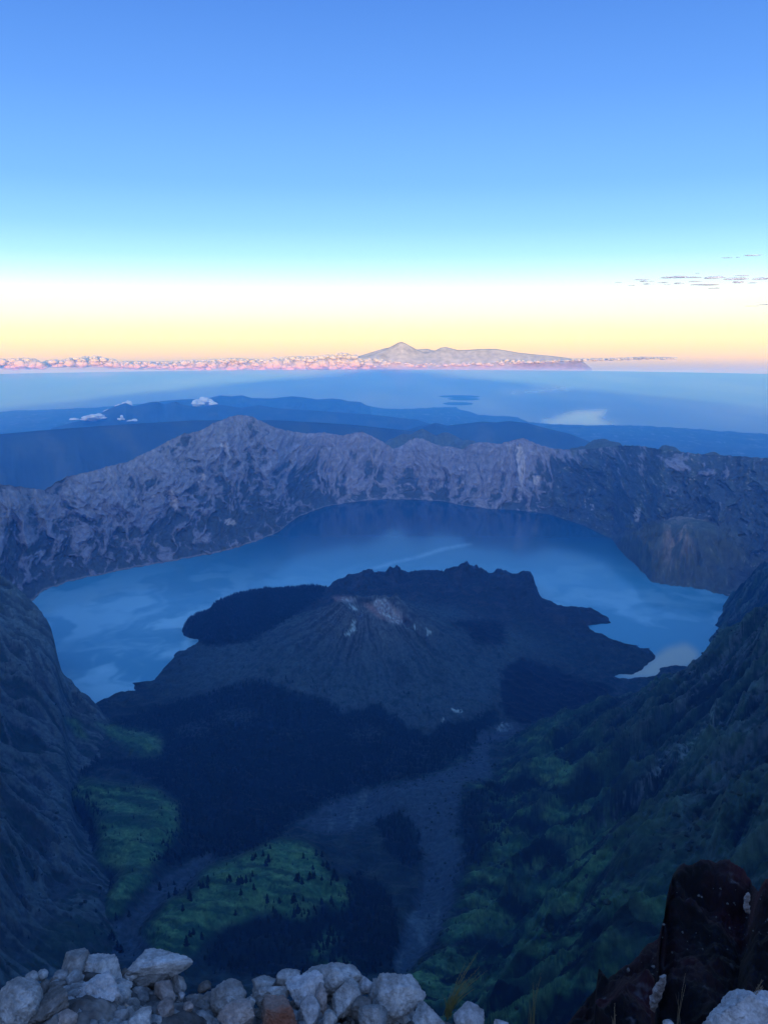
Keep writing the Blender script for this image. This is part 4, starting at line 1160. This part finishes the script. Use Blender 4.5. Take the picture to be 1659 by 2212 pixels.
# shrubs over the steep sides
bush = []
for k in range(4):
    v, f = ICO[1]
    r_ = np.random.default_rng(70 + k)
    bush.append((v * r_.uniform(.6, 1.3, (len(v), 1)) * np.array([.6, .6, .5]) + np.array([0, 0, .3]), f))
sm = ((reg.ravel() == 1) * sstep(-.2, .5, (n2 * .5 - n1 * .4 + fbm(BX / 150, BY / 150, 4, 261) * .5).ravel()) * (1 - .85 * np.clip(mr_, 0, 1).ravel()) * .5
      + (reg.ravel() == 2) * sstep(0, .6, (n1 * .5 + n2 * .5).ravel()) * .28) * (R.ravel() > 850) * (sd.ravel() > 0) * (pxf > -80) * (pxf < 1740)
pick = rng.random(sm.shape) < sm * area / 330.0
bp_ = Vb[pick].astype(float)
merged('shrubs', bp_, rng.uniform(4, 10, len(bp_)), bush, m_shrub, 62)

tree_src = []
for k in range(5):
    v, f = crown_geo(90 + k, 10, 9, .21)
    cm = mesh_from('crown', v, f, m_crown, smooth=False)
    tv = np.array([(math.cos(q * 1.2566) * rr_, math.sin(q * 1.2566) * rr_, z_) for z_, rr_ in ((-.06, .022), (.2, .016), (.9, .004)) for q in range(5)])
    tf = np.array([(l * 5 + q, l * 5 + (q + 1) % 5, l * 5 + 5 + (q + 1) % 5, l * 5 + 5 + q) for l in range(2) for q in range(5)])
    tm = mesh_from('trunk', tv, tf, m_bark)
    tree_src.append((cm.data, tm.data))
    bpy.data.objects.remove(cm); bpy.data.objects.remove(tm)
def tree(x, y, h, label, group, k):
    p = ground_at(x, y)
    if p is None: return
    root = bpy.data.objects.new('conifer_tree', None); COL.objects.link(root)
    root.location = p; root.scale = (h * random.uniform(.9, 1.5), h * random.uniform(.9, 1.5), h)
    root.rotation_euler = (0, 0, random.uniform(0, 6.28))
    tag(root, label, 'tree', group)
    for nm, me in zip(('crown', 'trunk'), tree_src[k % 5]):
        c = bpy.data.objects.new(nm, me); COL.objects.link(c); c.parent = root
T_C = [(1118,500),(1108,505),(1126,497),(1158,485),(1173,535),(1188,522),(1170,442),(1197,452),(1360,500),(1420,487),(1447,497),(1455,535),(1470,552),(1480,556),(1405,558),(1330,615),(1322,612),(1338,600),(1390,595),(1405,605),(1412,590),(1455,610),(1500,605),(1512,590),(1520,612),(1500,638),(1358,632),(1060,625),(1078,618),(1040,632),(1050,618),(1100,615),(1105,590),(985,618),(995,612),(1003,620),(1052,676),(1113,652),(805,706),(763,758),(1190,718),(1243,722),(1300,718),(1306,712),(1025,780),(1355,702),(1328,765),(1312,785),(1210,760),(1220,785),(1250,800),(1490,718),(1447,725),(1580,660),(1590,712),(800,880),(820,872),(785,922),(870,900)]
T_W = [(848,640),(856,648),(868,645),(885,620),(890,645),(726,628),(660,650),(735,675),(700,690),(800,690)]
T_B = [(1470,925),(1533,932),(1413,898),(1440,880),(1560,850)]
T_G = [(415,895),(435,900),(455,950),(468,955),(420,880),(505,790),(440,800)]
T_L = [(330,248),(360,268),(402,280),(528,303),(560,253),(665,256),(662,293),(702,308),(735,266),(425,352),(392,352),(380,362),(386,350),(393,396),(560,413),(673,430),(700,458),(318,186),(405,180),(372,148),(380,150),(480,168),(490,165),(527,136),(550,154),(680,200),(655,180),(740,240),(750,276),(735,320),(690,440)]
k = 0
for lst, lab, grp, hh in ((T_C, 'small dark conifer on or at the rim of the central grass hill', 'conifers of the central grass hill', (17, 30)),
                          (T_W, 'dark conifer at the western edge of the central grass hill beside the gravel gully', 'conifers beside the gravel gully', (18, 32)),
                          (T_B, 'dark conifer on the small grass patch just above the right rock heap', 'conifers on the lower grass patch', (18, 26)),
                          (T_G, 'dark conifer in the gully mouth above the long blunt boulder', 'conifers in the gully mouth', (20, 32)),
                          (T_L, 'tiny dark conifer dotted over the left grass slope', 'conifers on the left grass slope', (11, 20))):
    for a_, b_ in lst:
        tree(56.35 + a_ * .4416, 1634 + b_ * .4416, random.uniform(*hh), lab, grp, k); k += 1
for a_, b_ in [(463,632),(685,694),(718,712),(833,718),(812,745),(475,590),(580,745),(658,748),(730,776),(920,762),(890,768),(450,728),(480,708),(1270,728),(1310,772),(1435,852),(1380,838),(1335,778),(960,858),(985,858)]:
    tree(338.1 + a_ * .4076, 1183.3 + b_ * .4076, random.uniform(13, 22), 'lone dark tree on the lower front slope of the volcano cone', 'lone trees on the cone foot', k); k += 1
for a_, b_ in [(640,636),(655,646),(630,628),(585,970),(200,1050),(530,1085),(560,700),(480,665),(610,690),(300,1010),(420,1100),(690,985),(205,365),(240,380),(260,360),(110,350),(120,365),(920,500),(850,400),(700,880)]:
    tree(1014 + a_ * .3886, 1465 + b_ * .3886, random.uniform(11, 20), 'dark tree or bush on the green steps of the right slope', 'trees on the right slope', k); k += 1

# ------------------------------------------------------------------ clouds
def cloud_mat(name, c, sss=200):
    m, t, b = mat_new(name)
    b.inputs['Base Color'].default_value = (*c, 1); b.inputs['Roughness'].default_value = 1; b.inputs['Specular IOR Level'].default_value = 0
    b.inputs['Subsurface Weight'].default_value = 1; b.inputs['Subsurface Radius'].default_value = (1, .9, .8); b.inputs['Subsurface Scale'].default_value = sss
    return m
m_cl = cloud_mat('cloud', (.66, .66, .68)); m_cg = cloud_mat('grey_cloud', (.80, .78, .80), 500); m_cb = cloud_mat('dawn_cloud', (.82, .68, .48), 250)  # bank cloud has warm dawn light tinted into its base colour
for m_, k_ in ((m_cg, .68), (m_cb, .42)):      # thin cloud lets the sky through
    t = m_.node_tree
    _o = [n for n in t.nodes if n.type == 'OUTPUT_MATERIAL'][0]; _m = t.nodes.new('ShaderNodeMixShader'); _m.inputs[0].default_value = k_
    _tr = t.nodes.new('ShaderNodeBsdfTransparent')
    t.links.new(t.nodes['Principled BSDF'].outputs[0], _m.inputs[1]); t.links.new(_tr.outputs[0], _m.inputs[2]); t.links.new(_m.outputs[0], _o.inputs['Surface'])
def puffs(name, items, dist, mat, seed, squash=.75, sub=3, deep=1.0):
    """items: photo x, y, half width, half height -> billowing lobes at the given distance"""
    r_ = np.random.default_rng(seed)
    Vs, Fs, o = [], [], 0
    v0, f0 = ICO[sub]
    for (x, y, hw, hh) in items:
        a, t_ = ray(x, y)
        r = dist * r_.uniform(.985, 1.015)
        pxm = math.hypot(r, r * float(t_)) / F * .99
        v = v0 * (1 + .30 * n3(v0 + r_.uniform(0, 50), 1.4, 4, seed)[:, None] + .10 * n3(v0 + r_.uniform(0, 50), 4, 2, seed + 1)[:, None])
        v[:, 2] = np.where(v[:, 2] < 0, v[:, 2] * .55, v[:, 2])
        v = v * np.array([hw * pxm, hw * pxm * deep, hh * pxm])
        c, s_ = math.cos(a), math.sin(a)
        v = np.stack([v[:, 0] * c + v[:, 1] * s_, -v[:, 0] * s_ + v[:, 1] * c, v[:, 2]], -1) + np.array([r * s_, r * c, H - r * float(t_)])
        Vs.append(v); Fs.append(f0 + o); o += len(v)
    return mesh_from(name, np.concatenate(Vs), np.concatenate(Fs), mat)
_r = np.random.default_rng(77)
items = []
TOPX = [0, 60, 120, 200, 260, 330, 420, 500, 560, 620, 680, 740, 790, 850, 900, 950, 1010, 1060, 1100, 1150, 1200, 1260, 1320, 1390, 1450]
TOPY = [776, 774, 778, 768, 780, 782, 778, 774, 776, 770, 770, 762, 770, 779, 784, 784, 782, 782, 775, 779, 777, 775, 774, 771, 772]
BOTY = [797, 797, 794, 792, 796, 797, 798, 799, 800, 800, 800, 798, 797, 795, 793, 792, 791, 789, 788, 784, 781, 779, 777, 774, 774]
for _ in range(1500):
    x = _r.uniform(-80, 1460)
    yt, yb = np.interp(x, TOPX, TOPY), np.interp(x, TOPX, BOTY)
    den = np.interp(x, [-80, 160, 240, 420, 740, 860, 960, 1460], [.55, .5, .4, .9, 1, .9, .7, .5]) * (.55 + .8 * (math.sin(x * .045) * math.sin(x * .017 + 1) > -.3))
    if _r.random() > den: continue
    u = _r.random() ** .9
    y = yb + (yt - yb) * u
    sz = _r.uniform(3.5, 9.5) * (1 - .35 * u) * np.interp(x, [0, 740, 900, 1460], [1, 1.05, .8, .5])
    y = max(y, yt + sz * .8)
    items.append((x, y, sz * _r.uniform(1, 1.5), sz * .85))
for x in np.arange(-80, 1450, 7.0):
    if _r.random() > np.interp(x, [-80, 160, 240, 420, 740, 860, 960, 1460], [.8, .7, .6, .95, 1, .95, .85, .7]): continue
    yt, yb = np.interp(x, TOPX, TOPY), np.interp(x, TOPX, BOTY)
    hh = (yb - yt) * _r.uniform(.32, .5)
    items.append((x, yb - hh * _r.uniform(.5, .9), _r.uniform(9, 17) * np.interp(x, [700, 900], [1, .6]), hh))
cb = puffs('cloud_bank', items, 80500, m_cb, 81)
cb['kind'] = 'stuff'
def cumulus(x, y, w, h, n, dist, label, seed):
    r_ = np.random.default_rng(seed)
    it = []
    for _ in range(n):
        u = r_.normal() * .24
        e = max(.12, 1 - abs(u) * 1.9)
        it.append((x + u * w, y + h * .35 - r_.random() * h * .75 * e, w * r_.uniform(.09, .17), h * r_.uniform(.22, .40) * (.6 + .6 * e)))
    o = puffs('cloud', it, dist, m_cl, seed, sub=3)
    tag(o, label, 'cloud', 'small white clouds over the lowland hills')
cumulus(209, 902, 74, 13, 22, 24000, 'flat white cloud lowest and leftmost over the blue hills', 1)
cumulus(274, 884, 66, 26, 30, 26500, 'wide white cloud capping the pointed blue hill', 2)
cumulus(232, 892, 44, 9, 10, 27500, 'faint thin cloud left of the capped hill', 3)
cumulus(348, 888, 62, 22, 26, 26000, 'puffy white cloud right of the capped hill', 4)
cumulus(441, 870, 62, 18, 24, 29000, 'rightmost white cloud before the far blue ridge', 5)
cumulus(263, 904, 20, 10, 9, 23500, 'small round cloud under the capping cloud', 6)
cumulus(292, 908, 32, 5, 9, 23000, 'thin short cloud streak low over the dark hillside', 7)
cumulus(443, 880, 15, 4, 6, 26000, 'tiny cloud wisp below the rightmost white cloud', 8)
def zs4(l): return [(1208 + a * .2717, 507 + b * .2717, w * .2717 / 2, h * .2717 / 2) for a, b, w, h in l]
def streak(l, label, seed):
    r_ = np.random.default_rng(seed)
    x0, y0 = zs4(l)[0][:2]
    a, t_ = ray(x0, y0)
    root = bpy.data.objects.new('streak_cloud', None); COL.objects.link(root)
    base = np.array([47000 * math.sin(a), 47000 * math.cos(a), H - 47000 * float(t_)])
    root.location = base
    tag(root, label, 'cloud', 'thin grey streak clouds at the right')
    for q, (x, y, w, h) in enumerate(zs4(l)):
        it = []
        for _ in range(int(3 + w / 9)):
            u = r_.uniform(-.6, .6)
            it.append((x + u * w, y + r_.normal() * h * .25, w * r_.uniform(.5, .95) * (1.1 - abs(u)), max(.5, h * r_.uniform(.5, 1.0) * (1 - u * u))))
        o = puffs('wisp', it, 47000, m_cg, seed + q, sub=2, deep=.6)
        o.data.transform(__import__('mathutils').Matrix.Translation(-base))
        o.parent = root
streak([(900,340,230,25),(650,358,130,12),(700,372,120,18),(820,380,90,14),(700,392,70,10),(570,405,60,8),(470,380,60,6),(950,385,80,18),(1080,372,100,10),(1230,342,170,26),(1410,352,190,26),(1440,327,130,10),(1420,378,100,22),(1600,352,170,24),(1170,398,230,10),(1230,425,90,8),(1040,340,180,12),(860,397,60,6),(1540,384,90,8),(1095,306,40,5)], 'long broken band of thin grey clouds across the pale sky at the right', 11)
streak([(1420,180,40,6),(1530,165,130,12),(1330,185,100,5)], 'faint grey wisp highest in the sky at the right', 12)
streak([(1640,558,140,8),(1530,567,100,5)], 'lowest grey wisp in the yellow sky at the right edge', 13)

# ------------------------------------------------------------------ haze
def haze_box():      # the haze layer thins out westwards: its top slopes gently from just above the summit down to the sea
    x0, x1, y0, y1, zl = -92000, 92000, -70000, HAZE_END, -700
    top = lambda y: H + 240 - y * math.tan(math.radians(HAZE_SLOPE))
    V = np.array([(x, y, zl if k == 0 else top(y)) for k in (0, 1) for y in (y0, y1) for x in (x0, x1)], float)
    q = np.array([(0, 2, 3, 1), (4, 5, 7, 6), (0, 1, 5, 4), (2, 6, 7, 3), (0, 4, 6, 2), (1, 3, 7, 5)])
    m = bpy.data.materials.new('haze'); m.use_nodes = True
    t = m.node_tree; t.nodes.clear()
    o = t.nodes.new('ShaderNodeOutputMaterial'); v = t.nodes.new('ShaderNodeVolumePrincipled')
    v.inputs['Color'].default_value = HAZE_COLOR
    v.inputs['Absorption Color'].default_value = (1, 1, 1, 1)
    v.inputs['Density'].default_value = HAZE_DENSITY
    v.inputs['Anisotropy'].default_value = HAZE_G
    t.links.new(v.outputs[0], o.inputs['Volume'])
    ob = mesh_from('haze', V, q, m, smooth=False)
    ob['kind'] = 'stuff'
haze_box()
